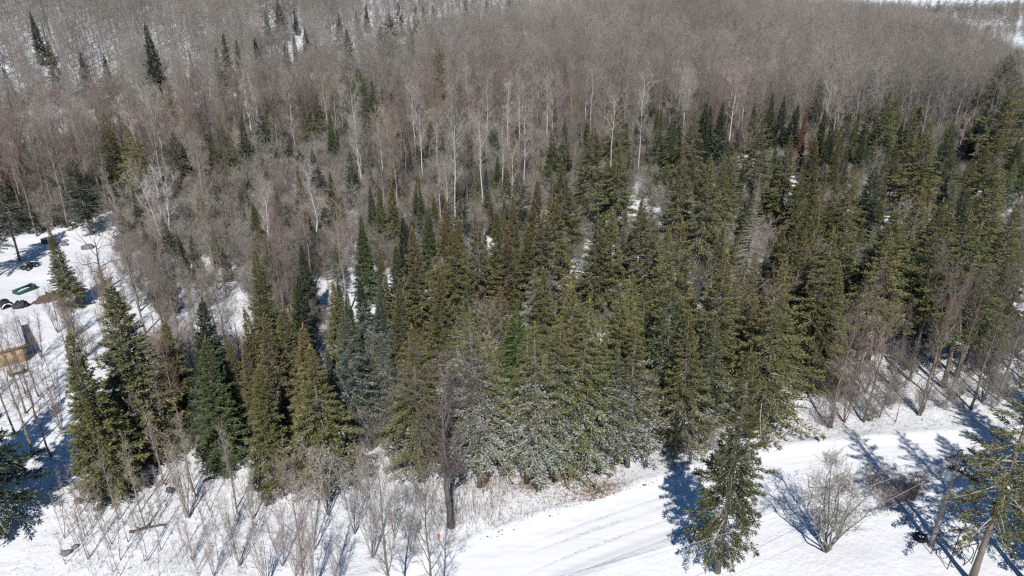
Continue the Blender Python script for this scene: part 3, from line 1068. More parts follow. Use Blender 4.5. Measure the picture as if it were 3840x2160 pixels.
BIRCH = """
630 690 18 b
472 905 11.5 n2
955 575 16 b
1372 750 17.5 a
1446 725 15 a
1643 712 14 a
1705 890 18.5 a
1809 825 17.5 a
1887 805 17.5 a
2095 620 15 a
2142 500 17 a
2182 480 16 a
2010 540 15 a
1960 480 15 a
2395 545 16 a
2460 440 16 a
1015 1025 12.5 b
1195 965 14 b
2895 325 18 b
2880 480 15 b
2675 370 17 a
2600 380 17 a
3210 400 16 a
3560 150 15 b
3612 165 13 a
1470 690 13 a
1560 620 16 a
1350 640 17 a
1240 560 16 a
1530 540 17 a
1700 560 16 a
1830 560 17 a
1760 480 16 b
"""
for ln in BIRCH.strip().splitlines():
    u, v, h, st = ln.split()
    u, v, h = float(u), float(v), float(h)
    xy = at_base(u, v)
    slim = st == 'n2'
    st = 'b' if slim else st
    d = {'a': 'pale barked aspen with a high bare crown', 'b': 'white barked birch with bare crown'}[st]
    bare('birch_tree' if st == 'b' else 'aspen_tree', 'birch' if st == 'b' else 'aspen', st, xy, h, 0.6 if slim else rng.uniform(0.85, 1.1), BI if st == 'b' else AS, 0, d, 'white birches' if st == 'b' else 'aspens in the forest', tilt=(rng.normal() * 0.02, rng.normal() * 0.03))
bare('birch_tree', 'birch', 'c', at_base(632, 965), 15, 1.0, BI, 0, '', 'white birches', 'clump of three white birch stems beside the snowy clearing', rz=2.0)
bare('birch_tree', 'birch', 'c', at_base(1690, 1190), 9, 0.8, (0.62, 0.50, 0.42), 0, '', 'white birches', 'young pinkish birch clump between the firs in the middle of the stand')
bare('birch_tree', 'birch', 'c', at_base(2765, 590), 10, 0.8, (0.60, 0.52, 0.42), 0, '', 'white birches', 'cluster of thin yellowish birch stems among the firs')
bare('birch_tree', 'birch', 'c', at_base(3590, 570), 10, 0.9, (0.60, 0.52, 0.46), 0, '', 'white birches', 'leaning pale birch clump in the dark spruce stand')
bare('dead_snag', 'snag', 'n', at_base(1195, 645), 8.5, 1.0, (0.55, 0.50, 0.44), 0, '', 'broken snags', 'broken barkless snag standing among the small firs', tilt=(0, -0.06))
bare('dead_snag', 'snag', 'n', at_base(1255, 540), 9.5, 1.0, (0.52, 0.47, 0.41), 0, '', 'broken snags', 'thin broken snag behind the barkless one', tilt=(0, -0.03))
bare('dead_snag', 'snag', 'n', at_base(1050, 620), 9.0, 0.9, (0.45, 0.40, 0.35), 0, '', 'broken snags', 'grey snag on the left of the three broken ones')
# roadside and yard
bare('maple_tree', 'maple', 'q', at_base(1693, 1984), 13, 1.0, (0.16, 0.14, 0.13), 2, '', None, 'big dark bare maple with forked trunk beside the snowy road', rz=1.1)
bare('apple_tree', 'apple tree', 'p', at_base(3093, 2078), 8.6, 1.2, (0.33, 0.285, 0.255), 5, '', None, 'bare many-stemmed apple tree standing alone in the snowy yard', rz=0.6)
bare('oak_tree', 'oak', 'g', at_base(395, 1090), 8.0, 1.0, (0.19, 0.16, 0.14), 0, '', None, 'gnarled spreading bare oak at the edge of the clearing', rz=0.3)
# left: trunks standing in the open snow
LEFT_T = """
139 880 18 m
204 850 18 m
222 846 15 m
358 822 16 m
300 835 14 m
60 860 17 m
100 850 16 m
412 800 15 m
126 1707 10 m
139 1745 10 y
196 1722 9.5 m
60 1640 10 m
100 1560 9.5 m
150 1500 8.5 m
614 1812 10.5 y
620 1818 9 y
731 1858 11 y
722 1840 10 y
884 1900 12 y
892 1925 9 y
545 1985 10 y
446 1948 9 y
526 1920 10 y
706 1928 8 v
784 1908 8 y
560 1760 11 y
650 1720 12 y
700 1700 11 m
840 1720 10 y
330 2010 7 y
380 1990 8 y
420 2040 7.5 y
480 2030 7 y
300 1940 6.5 y
600 2050 6 y
540 2100 6 y
"""
for ln in LEFT_T.strip().splitlines():
    u, v, h, st = ln.split()
    bare('bare_tree' if st == 'm' else 'sapling', 'bare tree' if st == 'm' else 'sapling', st, at_base(float(u), float(v)), float(h) * (0.7 if st == 'y' else 1), rng.uniform(0.85, 1.1), G2 if st != 'm' else (0.27, 0.22, 0.18), 2, 'slender bare sapling' if st != 'm' else 'bare grey tree with straight trunk', 'saplings at the snowy edge' if st != 'm' else 'leafless trees', r=0.8)
# roadside thicket at the bottom, frosted
THICK = """
1060 2120 6.5 v
1180 2060 7 v
1400 2090 7.5 v
1330 2000 7 v
1480 2020 6.5 v
1230 1930 7 v
900 2110 5 v
800 2150 4.5 v
1000 2200 6 v
1180 2220 6.5 v
860 2010 5 v
720 2090 4.5 v
1540 2075 4 v
1380 1880 6 v
1270 2210 5 v
1110 2160 4.5 v
950 1940 5.5 v
"""
for ln in THICK.strip().splitlines():
    u, v, h, st = ln.split()
    bare('shrub', 'shrub', st, at_base(float(u), float(v)), float(h), rng.uniform(0.85, 1.1), (0.42, 0.385, 0.36), 6, 'frosted many-stemmed bare shrub' if st == 'v' else 'low dense frosted bare shrub', 'frosted shrubs of the roadside thicket', r=1.0)
# brown thicket between the shed, the earth bank and the firs
for k in range(34):
    u, v = rng.uniform(130, 520), rng.uniform(1080, 1420)
    if v - 1080 < (330 - u) * 0.5 or (u < 260 and v < 1250): continue
    bare('sapling', 'sapling', 'v' if rng.random() < 0.6 else 'y', at_base(u, v), rng.uniform(4.5, 7.5), rng.uniform(0.9, 1.2), (0.27, 0.22, 0.19), 0, 'brown bare sapling of the shed thicket', 'saplings in the wood', r=0.7)
# thin whips standing in the open snow on the left
for k in range(85):
    u, v = rng.uniform(230, 1000), rng.uniform(1790, 2165)
    if u < 480 and v < 1880: continue
    bare('sapling', 'sapling', 'y', at_base(u, v), rng.uniform(2.2, 5.2), rng.uniform(0.7, 1.1), (0.36, 0.31, 0.275), 2, 'thin young sapling whip', 'saplings at the snowy edge', r=0.35, tilt=(rng.normal() * 0.06, rng.normal() * 0.06))
for k in range(26):
    u, v = rng.uniform(1560, 1900), rng.uniform(1780, 1990)
    bare('sapling', 'sapling', 'y', at_base(u, v), rng.uniform(1.6, 3.6), rng.uniform(0.6, 0.9), (0.27, 0.235, 0.21), 1, 'thin young sapling whip', 'saplings at the snowy edge', r=0.35, tilt=(rng.normal() * 0.05, rng.normal() * 0.05))
# right of the road
RIGHT_T = """
3110 1600 12 m
3120 1602 10 y
3240 1578 11 m
3300 1560 8 y
3360 1575 7 y
3444 1553 13 m
3452 1555 12 y
3640 1532 14 m
3742 1505 15 m
3830 1535 14 m
3050 1462 10 m
2420 1750 8.5 y
2428 1748 7.5 y
2960 1600 6 y
2790 1560 7 y
3560 1500 13 m
3700 1440 15 m
3180 1480 12 m
3330 1490 11 y
2560 1680 7 y
"""
for ln in RIGHT_T.strip().splitlines():
    u, v, h, st = ln.split()
    bare('bare_tree' if st == 'm' else 'sapling', 'bare tree' if st == 'm' else 'sapling', st, at_base(float(u), float(v)), float(h), rng.uniform(0.8, 1.05), (0.23, 0.195, 0.17), 2, 'slender bare sapling' if st != 'm' else 'bare grey tree with straight trunk', 'saplings at the snowy edge' if st != 'm' else 'leafless trees', r=0.9)
for (u, v, h, rf) in ((3330, 1905, 2.6, 1.2), (3390, 1880, 2.4, 1.2), (3430, 1850, 1.8, 1.2), (3270, 1835, 1.6, 1.3), (3180, 1850, 1.4, 1.3), (3560, 1765, 1.5, 1.2), (3660, 1750, 1.3, 1.3)):
    bare('shrub', 'shrub', 'r', at_base(u, v), h, rf, (0.25, 0.185, 0.15), 1, 'low reddish brown bare shrub in the yard', 'brown shrubs beside the yard', r=0.6)
# big conifers of the road edge and the yard
def k_tree(u, v, h, rf, col, fr, label, kind='k', seed=0, nm='spruce_tree'):
    x, y = place(u, v)
    plant(nm, 'spruce', kind, CON, x, y, h, rf, (*PAL[col], 0.07 + 0.070 * fr), '', 'spruces of the forest', seed=seed, label=label)
    occ.append((x, y, 2.5))
k_tree(2690, 2140, 19.0, 0.76, 'D', 2, 'old ragged spruce standing alone on the yard side of the road', seed=0)
k_tree(3640, 2185, 20, 0.85, 'o', 1, 'tall sparse spruce with a bare dark trunk beside the utility pole', seed=1)
k_tree(3850, 2180, 19, 0.9, 'o', 1, 'spruce trunk at the right edge of the snowy yard', seed=1)
k_tree(-10, 2010, 17, 1.15, 'd', 2, 'dark spruce cut by the left edge near the bottom', 's', 0)
k_tree(-140, 1900, 17, 1.1, 'd', 2, 'dark spruce behind the one cut by the left edge', 's', 1)
k_tree(2060, 1790, 15, 0.9, 'o', 5, 'thin frosted spruce with bare lower trunk at the road bank', 't', 1)
k_tree(1800, 1830, 17, 0.95, 'o', 6, 'pale frosted spruce with a long bare trunk behind the dark maple', 't', 2)
k_tree(2010, 1830, 16, 0.95, 'o', 5, 'frosted spruce above the brown leaf litter', 't', 0)
k_tree(2140, 1770, 17, 1.0, 'y', 4, 'yellowish spruce with reddish needles at its foot by the road', 's', 2)
# trees beyond the frame whose shadows fall into it
for (u, v, h, st, lab) in ((4080, 1980, 20, 'k', 'spruce beyond the yard whose shadow crosses the snow'), (4100, 2260, 20, 'k', 'spruce outside the view that shades the pole'), (4150, 1760, 18, 's', 'spruce outside the view beyond the road bend')):
    k_tree(u, v, h, 0.95, 'o', 1, lab, st, 0)
for (u, v) in ((1480, 2420), (1180, 2440), (1650, 2520)):
    bare('bare_tree', 'bare tree', 'm', at_base(u, v), 14, 0.9, G1, 1, 'bare tree below the picture whose shadow crosses the road', 'trees below the picture', '%s bare tree below the picture whose shadow crosses the road' % {1480: 'middle', 1180: 'left', 1650: 'right'}[u], r=1)
#PART4

# ------------------------------------------------------------------ filling the stands between them
def in_poly(x, y, P):
    c = False
    n = len(P); j = n - 1
    for i in range(n):
        if ((P[i][1] > y) != (P[j][1] > y)) and (x < (P[j][0] - P[i][0]) * (y - P[i][1]) / (P[j][1] - P[i][1]) + P[i][0]):
            c = not c
        j = i
    return c

class Grid:
    def __init__(self, cell=4.0):
        self.c = cell; self.d = {}
    def add(self, x, y, r):
        self.d.setdefault((int(x // self.c), int(y // self.c)), []).append((x, y, r))
    def free(self, x, y, r):
        i, j = int(x // self.c), int(y // self.c)
        for a in (-1, 0, 1):
            for b in (-1, 0, 1):
                for (p, q, s) in self.d.get((i + a, j + b), ()):
                    if (p - x) ** 2 + (q - y) ** 2 < (r + s) ** 2 * 0.55:
                        return False
        return True
grid = Grid()
for q in occ: grid.add(*q)

def gp(*pts): return [tuple(place(u, v)) for u, v in pts]
CLEARING = gp((-300, 1480), (-300, 1010), (0, 905), (120, 880), (300, 850), (440, 790), (480, 860), (470, 1000), (430, 1120), (330, 1330), (120, 1480))
YARD = gp((1450, 2400), (1600, 2030), (2300, 1790), (2700, 1690), (3100, 1640), (3900, 1570), (4600, 1570), (4600, 2900), (1450, 2900))
OPEN_LEFT = gp((-300, 2500), (-300, 1650), (250, 1650), (620, 1640), (900, 1850), (1000, 2500))
GAP = gp((760, 1370), (800, 1150), (900, 1130), (930, 1370))
FIRSTAND = gp((950, 1720), (960, 1450), (1080, 1330), (1300, 1230), (1500, 1080), (1750, 940), (2050, 800), (2300, 700), (2640, 650), (2600, 1200), (2500, 1640), (2100, 1770), (1700, 1790), (1300, 1750))
DARKSTAND = gp((2500, 1640), (2600, 1200), (2640, 650), (2900, 580), (3300, 560), (4100, 540), (4500, 900), (4100, 1330), (3500, 1400), (2900, 1470))
LEFTEDGE = gp((-300, 1480), (120, 1480), (330, 1330), (430, 1120), (480, 1000), (560, 1300), (620, 1640), (250, 1650), (-300, 1650))
LEFTWOOD = gp((250, 1650), (330, 1330), (480, 1000), (900, 950), (960, 1450), (900, 1700))
MIXED = gp((450, 1000), (600, 700), (1000, 560), (1400, 640), (1900, 560), (2600, 480), (2640, 650), (2050, 800), (1500, 1080), (1080, 1330), (900, 1100))
def cut(x, y):
    return in_poly(x, y, CLEARING) or in_poly(x, y, YARD) or in_poly(x, y, GAP)

# -- low conifers under the named ones
cands = []
for poly, r, hl, hh, wt in ((FIRSTAND, 2.7, 4.0, 8.5, 'f'), (DARKSTAND, 2.5, 5.5, 11.0, 's'), (MIXED, 2.7, 5.0, 10.5, 'f')):
    xs = [p[0] for p in poly]; ys = [p[1] for p in poly]
    for _ in range(1800):
        x = rng.uniform(min(xs), max(xs)); y = rng.uniform(min(ys), max(ys))
        if not in_poly(x, y, poly) or cut(x, y): continue
        h = rng.uniform(hl, hh)
        u, v, dpt = project((x, y, gz(x, y) + h))
        if not (-40 < u < 3880): continue
        if not grid.free(x, y, r): continue
        grid.add(x, y, r)
        cands.append((x, y, h, wt))
cands.sort(key=lambda c: c[1])
n_named = {k: sum(1 for t in INDIV if t.cat == k) for k in ('fir', 'spruce')}
extra_con = []
for (x, y, h, wt) in cands:
    st = rng.choice(['f', 's', 't'], p=[0.6, 0.2, 0.2]) if wt == 'f' else rng.choice(['f', 's', 't'], p=[0.3, 0.5, 0.2])
    k = KINDW[st]
    c = rng.choice(list('ogdbl'), p=[0.3, 0.25, 0.2, 0.1, 0.15]) if wt == 'f' else rng.choice(list('ogdb'), p=[0.4, 0.25, 0.25, 0.1])
    fr = int(rng.integers(2, 7)) if wt == 'f' else int(rng.integers(1, 5))
    rf = rng.uniform(0.85, 1.25)
    if rng.random() < 0.05:
        plant('dead_tree', 'dead tree', 'x', CON, x, y, h, 0.9, (0.30, 0.27, 0.24, 0.2), 'bare dead grey spruce with drooping limbs', 'dead spruces'); continue
    if n_named[k] >= 290:
        extra_con.append((x, y, h)); continue
    n_named[k] += 1
    plant('fir_tree' if k == 'fir' else 'spruce_tree', k, st, CON, x, y, h, rf, (*jitter(PAL[c], 0.15), 0.07 + 0.070 * fr), con_desc(h, rf, c, fr, st), 'firs of the forest' if k == 'fir' else 'spruces of the forest')

# -- leafless trees: the nearest ones singly, the wood behind them as one mass
CANOPY_U = [0, 600, 1050, 1350, 1800, 2050, 2300, 3300, 3400, 3500, 3600, 3700, 3840]
CANOPY_V = [285, 255, 240, 165, 90, 20, -10, -5, 45, 90, 118, 155, 215]
def hwy_side(x, y):
    return hill_d(x, y) + 29.5          # > 0 beyond the highway
pts = []
tries = 0
XS = rng.uniform(-330, 420, 60000); YS = rng.uniform(46, 520, 60000)
BZ = base_z(XS, YS); HW_D = dist_poly(XS, YS, HWY); RD_D = dist_poly(XS, YS, ROAD); PN = vnoise(XS, YS, 26, 55)
for x, y, bz, hd, rd, pn in zip(XS, YS, BZ, HW_D, RD_D, PN):
    if abs(x) > 0.80 * y + 16: continue
    if hd < 9 or rd < 5.5: continue
    if cut(x, y) or in_poly(x, y, OPEN_LEFT): continue
    if in_poly(x, y, LEFTEDGE) and rng.random() < 0.45: continue
    if in_poly(x, y, LEFTWOOD) and rng.random() < 0.55: continue
    beyond = hwy_side(x, y) > 0
    if beyond and (y > 520 or hill_d(x, y) > 105): continue
    if x > 0.36 * y and y > 430 and x > 110:           # the open ground and scrub far on the right
        continue
    if in_poly(x, y, DARKSTAND) and rng.random() < (0.97 if y > 68 else 0.75): continue
    if in_poly(x, y, FIRSTAND) and rng.random() < 0.93: continue
    r = 1.35 if y < 120 else (1.9 if not beyond else 1.5)
    if not beyond and y > 330: r = 2.3
    if beyond and x > -75: r = 2.3
    if beyond and x < -60 and pn < -0.3: r = 1.9
    if not grid.free(x, y, r): continue
    grid.add(x, y, r)
    pts.append((x, y, beyond, pn))
pts.sort(key=lambda p: math.hypot(p[0], p[1]))
stuff_pts = []
n_bare = sum(1 for t in INDIV if t.cat == 'bare tree'); n_sap = sum(1 for t in INDIV if t.cat == 'sapling')
for (x, y, beyond, pn) in pts:
    u, v, dpt = project((x, y, gz(x, y) + 9))
    vis = -60 < u < 3900
    near = y < 112
    young = near and rng.random() < 0.45
    low = in_poly(x, y, LEFTEDGE)
    young = young or low
    h = rng.uniform(5.5, 8.5) if low else rng.uniform(6, 10) if young else (rng.uniform(10.5, 14.5) if near else rng.uniform(13.5, 18.0))
    if not beyond and y > 100:            # the wood's skyline
        for _k in range(40):
            tu, tv, _d = project((x, y, gz(x, y) + h))
            if tv >= np.interp(tu, CANOPY_U, CANOPY_V) - 12 + 30 * rng.random(): break
            h -= 0.6
        if h < 7: continue
    if vis and young and n_sap < 290:
        n_sap += 1
        st = 'y' if rng.random() < 0.6 else 'v'
        plant('sapling', 'sapling', st, BARE, x, y, h, rng.uniform(0.9, 1.25), (*jitter(TW if rng.random() < 0.5 else G2, 0.12), 0.05), 'reddish brown bare sapling' if st == 'v' else 'slender bare sapling', 'saplings in the wood')
    elif vis and n_bare < 295 and not beyond:
        n_bare += 1
        if rng.random() < 0.16 and y > 90:
            plant('aspen_tree', 'aspen', 'a', BARE, x, y, h, rng.uniform(0.85, 1.1), (*jitter(AS, 0.1), 0.0), 'pale barked aspen with a high bare crown', 'aspens in the forest')
        else:
            c = [G1, G2, TW][int(rng.integers(3))]
            plant('bare_tree', 'bare tree', 'm', BARE, x, y, h, rng.uniform(0.9, 1.2), (*jitter(c, 0.12), 0.05), 'bare reddish brown tree with a fan of fine twigs' if c is TW else ('bare light grey tree' if c is G2 else 'bare grey brown tree'), 'leafless trees')
    else:
        stuff_pts.append((x, y, h if not beyond else h * 0.88, beyond, pn))

def scatter(name, label, P, protos):
    """one object: points that carry whole trees (rows of P: x, y, z, index, turn, scale xy, scale z)"""
    P = np.array(P)
    me = bpy.data.meshes.new(name)
    me.vertices.add(len(P)); me.vertices.foreach_set('co', P[:, :3].astype(np.float32).ravel())
    a = me.attributes.new('pick', 'INT', 'POINT'); a.data.foreach_set('value', P[:, 3].astype(np.int32))
    a = me.attributes.new('turn', 'FLOAT_VECTOR', 'POINT'); a.data.foreach_set('vector', np.stack([0 * P[:, 4], 0 * P[:, 4], P[:, 4]], 1).astype(np.float32).ravel())
    a = me.attributes.new('size', 'FLOAT_VECTOR', 'POINT'); a.data.foreach_set('vector', np.stack([P[:, 5], P[:, 5], P[:, 6]], 1).astype(np.float32).ravel())
    o = bpy.data.objects.new(name, me); COL.objects.link(o)
    tag(o, label, None, None, 'stuff')
    coll = bpy.data.collections.new(name + '_kinds')
    for i, m_ in enumerate(protos):
        q = bpy.data.objects.new('%s_kind_%02d' % (name, i), m_); coll.objects.link(q)
    ng = bpy.data.node_groups.new(name, 'GeometryNodeTree')
    ng.interface.new_socket('Geometry', in_out='INPUT', socket_type='NodeSocketGeometry')
    ng.interface.new_socket('Geometry', in_out='OUTPUT', socket_type='NodeSocketGeometry')
    gi = ng.nodes.new('NodeGroupInput'); go = ng.nodes.new('NodeGroupOutput')
    ci = ng.nodes.new('GeometryNodeCollectionInfo'); ci.inputs['Collection'].default_value = coll
    ci.inputs['Separate Children'].default_value = True; ci.inputs['Reset Children'].default_value = True
    iop = ng.nodes.new('GeometryNodeInstanceOnPoints'); iop.inputs['Pick Instance'].default_value = True
    def na(nm, tp):
        n = ng.nodes.new('GeometryNodeInputNamedAttribute'); n.data_type = tp; n.inputs['Name'].default_value = nm
        return n.outputs['Attribute']
    L = ng.links
    L.new(gi.outputs[0], iop.inputs['Points']); L.new(ci.outputs[0], iop.inputs['Instance'])
    L.new(na('pick', 'INT'), iop.inputs['Instance Index'])
    L.new(na('turn', 'FLOAT_VECTOR'), iop.inputs['Rotation'])
    L.new(na('size', 'FLOAT_VECTOR'), iop.inputs['Scale'])
    L.new(iop.outputs[0], go.inputs[0])
    md = o.modifiers.new('trees', 'NODES'); md.node_group = ng
    return o

def joined(builders, mats_per, name):
    out = MB()
    mats = []
    for b_, mlist in zip(builders, mats_per):
        off = len(mats); mats += mlist
        for i in range(len(b_.V)):
            pass
        V = np.concatenate(b_.V); A = np.concatenate(b_.A)
        base = out.n
        out.V.append(V); out.A.append(A); out.n += len(V)
        for q, qm in zip(b_.Q, b_.QM): out.Q.append(q + base); out.QM.append(qm + off)
        for t, tm in zip(b_.T, b_.TM): out.T.append(t + base); out.TM.append(tm + off)
    return out.mesh(name, mats, 'tint')

FAR = []
for s in range(4):
    FAR.append(joined(bare_tree(2000 + s, H=17, trunk_r=0.16, cb=0.27, spread=3.7, nl=16, nbr=5, ntw=5, sub=5, ang=0.76, tww=0.013, twl=0.7), [[M['bark_far']], [M['bark_far']]], 'far_tree'))
for s in range(2):
    FAR.append(joined(bare_tree(2100 + s, H=17, trunk_r=0.15, cb=0.5, spread=2.7, nl=12, nbr=5, ntw=4, sub=5, ang=0.68, tww=0.013, twl=0.7), [[M['birch_far']], [M['birch_far']]], 'far_tree'))
rows = []
hill_rows = []
for (x, y, h, beyond, pn) in stuff_pts:
    s = h / 17.0
    k = int(rng.integers(4)) if rng.random() < 0.90 else 4 + int(rng.integers(2))
    rw = (x, y, gz(x, y) - 0.1, k, rng.uniform(0, 6.28), s * rng.uniform(0.9, 1.2), s)
    (hill_rows if beyond else rows).append(rw)
scatter('forest', 'continuous leafless wood covering the flat behind the conifers', rows, FAR)
scatter('hillside_forest', 'leafless wood on the snowy hillside beyond the highway', hill_rows, FAR)
# scrub on the far slope at the right
scrub = []
for _ in range(8000):
    x = rng.uniform(130, 500); y = rng.uniform(425, 636)
    if x < 0.36 * y - 4: continue
    if x > 0.76 * y: continue
    e = vnoise(x, y, 40, 77)
    if y < 572 + 14 * e and rng.random() < (0.94 if e < 0.15 else 0.5): continue
    h = rng.uniform(4.0, 7.5) if y > 560 else rng.uniform(3, 6)
    s = h / 17
    scrub.append((x, y, gz(x, y) - 0.1, int(rng.integers(4)), rng.uniform(0, 6.28), s * 2.2, s))
SCRUBP = []
for s in range(4):
    SCRUBP.append(joined(bare_tree(2300 + s, H=17, trunk_r=0.16, cb=0.15, spread=3.0, nl=10, nbr=4, ntw=4, sub=4, ang=0.7, tww=0.03, twl=1.1), [[M['bark_far']], [M['bark_far']]], 'far_scrub'))
scatter('scrub_forest', 'low purplish scrub wood on the far slope at the right', scrub, SCRUBP)
if extra_con:
    FC = []
    for s in range(3):
        FC.append(joined(conifer(2400 + s, H=16, R=2.5, zb=0.8, power=0.98, dens=1.2, rag=0.15, tw=(0.28, 0.05)), [[M['conifer_bark']], [M['needles_far'], M['dry_branch']]], 'far_fir'))
    scatter('conifer_forest', 'small conifers massed deep in the dark stand', [(x, y, gz(x, y) - 0.1, int(rng.integers(3)), rng.uniform(0, 6.28), h / 16, h / 16) for (x, y, h) in extra_con], FC)
# low growth under the wood
UNDER = []
for s in range(4):
    UNDER.append(joined(bare_tree(2500 + s, H=4.0, trunk_r=0.03, cb=0.10, spread=1.15, nl=7, nbr=4, ntw=3, sub=4, ang=0.65, stems=6, flare=0.40, gnarl=0.08, tww=0.009, twl=0.5), [[M['bark_far']], [M['bark_far']]], 'undergrowth'))
FIRU = []
for s in range(2):
    FIRU.append(joined(conifer(2600 + s, H=5, R=1.5, zb=0.2, power=0.95, dens=1.3, rag=0.15, step=0.27, tw=(0.22, 0.04), trunk_r=0.05), [[M['conifer_bark']], [M['needles_far'], M['dry_branch']]], 'undergrowth'))
ug = []
UX = rng.uniform(-190, 230, 36000); UY = 50 + 230 * rng.random(36000) ** 1.3
UH = dist_poly(UX, UY, HWY); UR = dist_poly(UX, UY, ROAD); UN = vnoise(UX, UY, 11, 91)
ugrid = Grid()
for x, y, hd, rd, un in zip(UX, UY, UH, UR, UN):
    if abs(x) > 0.78 * y + 5 or hd < 8 or rd < 5.0 or hwy_side(x, y) > 0: continue
    if cut(x, y) or in_poly(x, y, OPEN_LEFT): continue
    if in_poly(x, y, LEFTWOOD) and rng.random() < 0.72: continue
    if in_poly(x, y, LEFTEDGE): continue
    if (in_poly(x, y, FIRSTAND) or in_poly(x, y, DARKSTAND)) and rng.random() < 0.85: continue
    if y < 78 and x > -5 and rng.random() < 0.75: continue
    if un < -0.55 and y < 90: continue
    ur = 1.25 if y < 88 else 1.0
    if not ugrid.free(x, y, ur): continue
    ugrid.add(x, y, ur)
    s = rng.uniform(0.55, 1.25)
    k = int(rng.integers(4)) if rng.random() < 0.80 or y < 75 else 4 + int(rng.integers(2))
    ug.append((x, y, gz(x, y) - 0.08, k, rng.uniform(0, 6.28), s * rng.uniform(0.9, 1.3), s))
scatter('undergrowth', 'low leafless brush and seedlings on the forest floor', ug, UNDER + FIRU)
print('UG', len(ug))
print('COUNTS', {k: sum(1 for t in INDIV if t.cat == k) for k in set(t.cat for t in INDIV)}, 'forest', len(rows), 'hill', len(hill_rows), 'scrub', len(scrub), 'extra', len(extra_con))


# ------------------------------------------------------------------ things of the clearing on the left
def v3(p, dz=0.0):
    return np.array([p[0], p[1], gz(p[0], p[1]) + dz])

def local_frame(name, u0, v0, u1, v1):
    """an Empty midway between two ground pixels, its x axis pointing from the first to the second"""
    a = np.array(place(u0, v0)); b = np.array(place(u1, v1))
    c = (a + b) / 2; d = b - a
    return empty(name, (c[0], c[1], gz(c[0], c[1])), math.atan2(d[1], d[0])), float(np.hypot(*d))

def heap(mb, L_, W_, H_, seed, n=18, m=9, mat=0):
    """rounded uneven heap lying along x"""
    rs = np.random.default_rng(seed)
    V = []
    for i in range(n):
        x = (i / (n - 1) - 0.5) * L_
        e = max(0.05, 1 - abs(2 * i / (n - 1) - 1) ** 3)
        for j in range(m):
            a = math.pi * j / (m - 1)
            r = 1 + 0.16 * rs.normal()
            V.append([x + 0.1 * rs.normal(), -math.cos(a) * W_ / 2 * e * r, math.sin(a) * H_ * e * r - 0.08])
    ii = np.arange(n * m).reshape(n, m)
    return mb.add(V, np.stack([ii[:-1, :-1], ii[1:, :-1], ii[1:, 1:], ii[:-1, 1:]], -1).reshape(-1, 4), mat=mat)

# --- shed
A = np.array(place(0, 1385)); B = np.array(place(114, 1356))
hs = 2.0
for k in range(60):
    if project((B[0], B[1], gz(*B) + hs))[1] < 1296: break
    hs += 0.05
dirx = (B - A) / np.hypot(*(B - A))
A = A - dirx * 2.2
W_s = float(np.hypot(*(B - A)))
back = np.array(place_top(100, 1162, hs))
D_s = float(max(3.0, min(9.0, np.dot(back - B, np.array([-dirx[1], dirx[0]])))))
shed = empty('shed', (A[0], A[1], gz(*A) - 0.05), math.atan2(dirx[1], dirx[0]))
tag(shed, 'small shed with raw plywood front and snow on its flat roof', 'shed')
pw = W_s / 5
for i in range(5):
    MB().box((pw * (i + 0.5), 0.0, hs / 2), (pw - 0.015, 0.05, hs - 0.1)).obj('plywood_panel', M['plywood'], shed)
def slope_wall(mb, x0, x1):
    z0 = hs - 0.06; z1 = z0 - math.tan(math.radians(5.0)) * (D_s - 0.06)
    V = [[x0, 0.03, 0], [x1, 0.03, 0], [x1, D_s - 0.03, 0], [x0, D_s - 0.03, 0], [x0, 0.03, z0], [x1, 0.03, z0], [x1, D_s - 0.03, z1], [x0, D_s - 0.03, z1]]
    return mb.add(V, [[3, 2, 1, 0], [4, 5, 6, 7], [0, 1, 5, 4], [1, 2, 6, 5], [2, 3, 7, 6], [3, 0, 4, 7]])
mb = slope_wall(MB(), W_s - 0.06, W_s); mb.box((W_s - 0.18, -0.045, hs / 2), (0.35, 0.03, hs - 0.12)); mb.obj('side_wall', M['dark_wall'], shed)
mb = slope_wall(MB(), 0.0, 0.06); mb.obj('side_wall', M['dark_wall'], shed)
mb = MB(); mb.box((W_s / 2, D_s, hs / 2 - 0.4), (W_s - 0.2, 0.05, hs - 0.9)); mb.obj('back_wall', M['dark_wall'], shed)
SL = math.radians(5.0)
rf_ = MB().box((W_s / 2, D_s / 2, hs + 0.03 - math.tan(SL) * D_s / 2), (W_s + 0.30, D_s + 0.5, 0.16), rx=-SL).obj('roof', M['dark_wood'], shed)
MB().box((W_s / 2, -0.27, hs + 0.03), (W_s + 0.34, 0.03, 0.16)).obj('fascia', M['lumber'], rf_)
n = 22
mb = MB(); xs = np.linspace(-0.12, W_s + 0.12, n); ys = np.linspace(-0.2, D_s + 0.2, n)
XX, YY = np.meshgrid(xs, ys)
edge = np.minimum(np.minimum(XX - xs[0], xs[-1] - XX), np.minimum(YY - ys[0], ys[-1] - YY))
ZZ = hs + 0.105 - math.tan(SL) * YY + 0.14 * sstep(0, 0.25, edge) + 0.03 * vnoise(XX, YY, 0.9, 5)
ii = np.arange(n * n).reshape(n, n)
mb.add(np.stack([XX, YY, ZZ], -1).reshape(-1, 3), np.stack([ii[:-1, :-1], ii[:-1, 1:], ii[1:, 1:], ii[1:, :-1]], -1).reshape(-1, 4))
mb.obj('roof_snow', M['snow_clean'], rf_, None, True)
# --- lumber stack in front of the shed
t, Ls = local_frame('lumber_stack', 48, 1412, 88, 1404)
tag(t, 'dark lumber stack capped with snow in front of the shed', 'lumber')
for i in range(5):
    MB().box((0, 0.13 * (i - 2), 0.22), (1.5, 0.11, 0.4)).obj('plank', M['dark_wood'], t)
mb = MB(); heap(mb, 1.5, 0.75, 0.16, 3); o = mb.obj('snow_cap', M['snow_clean'], t, None, True); o.location = (0, 0, 0.46)
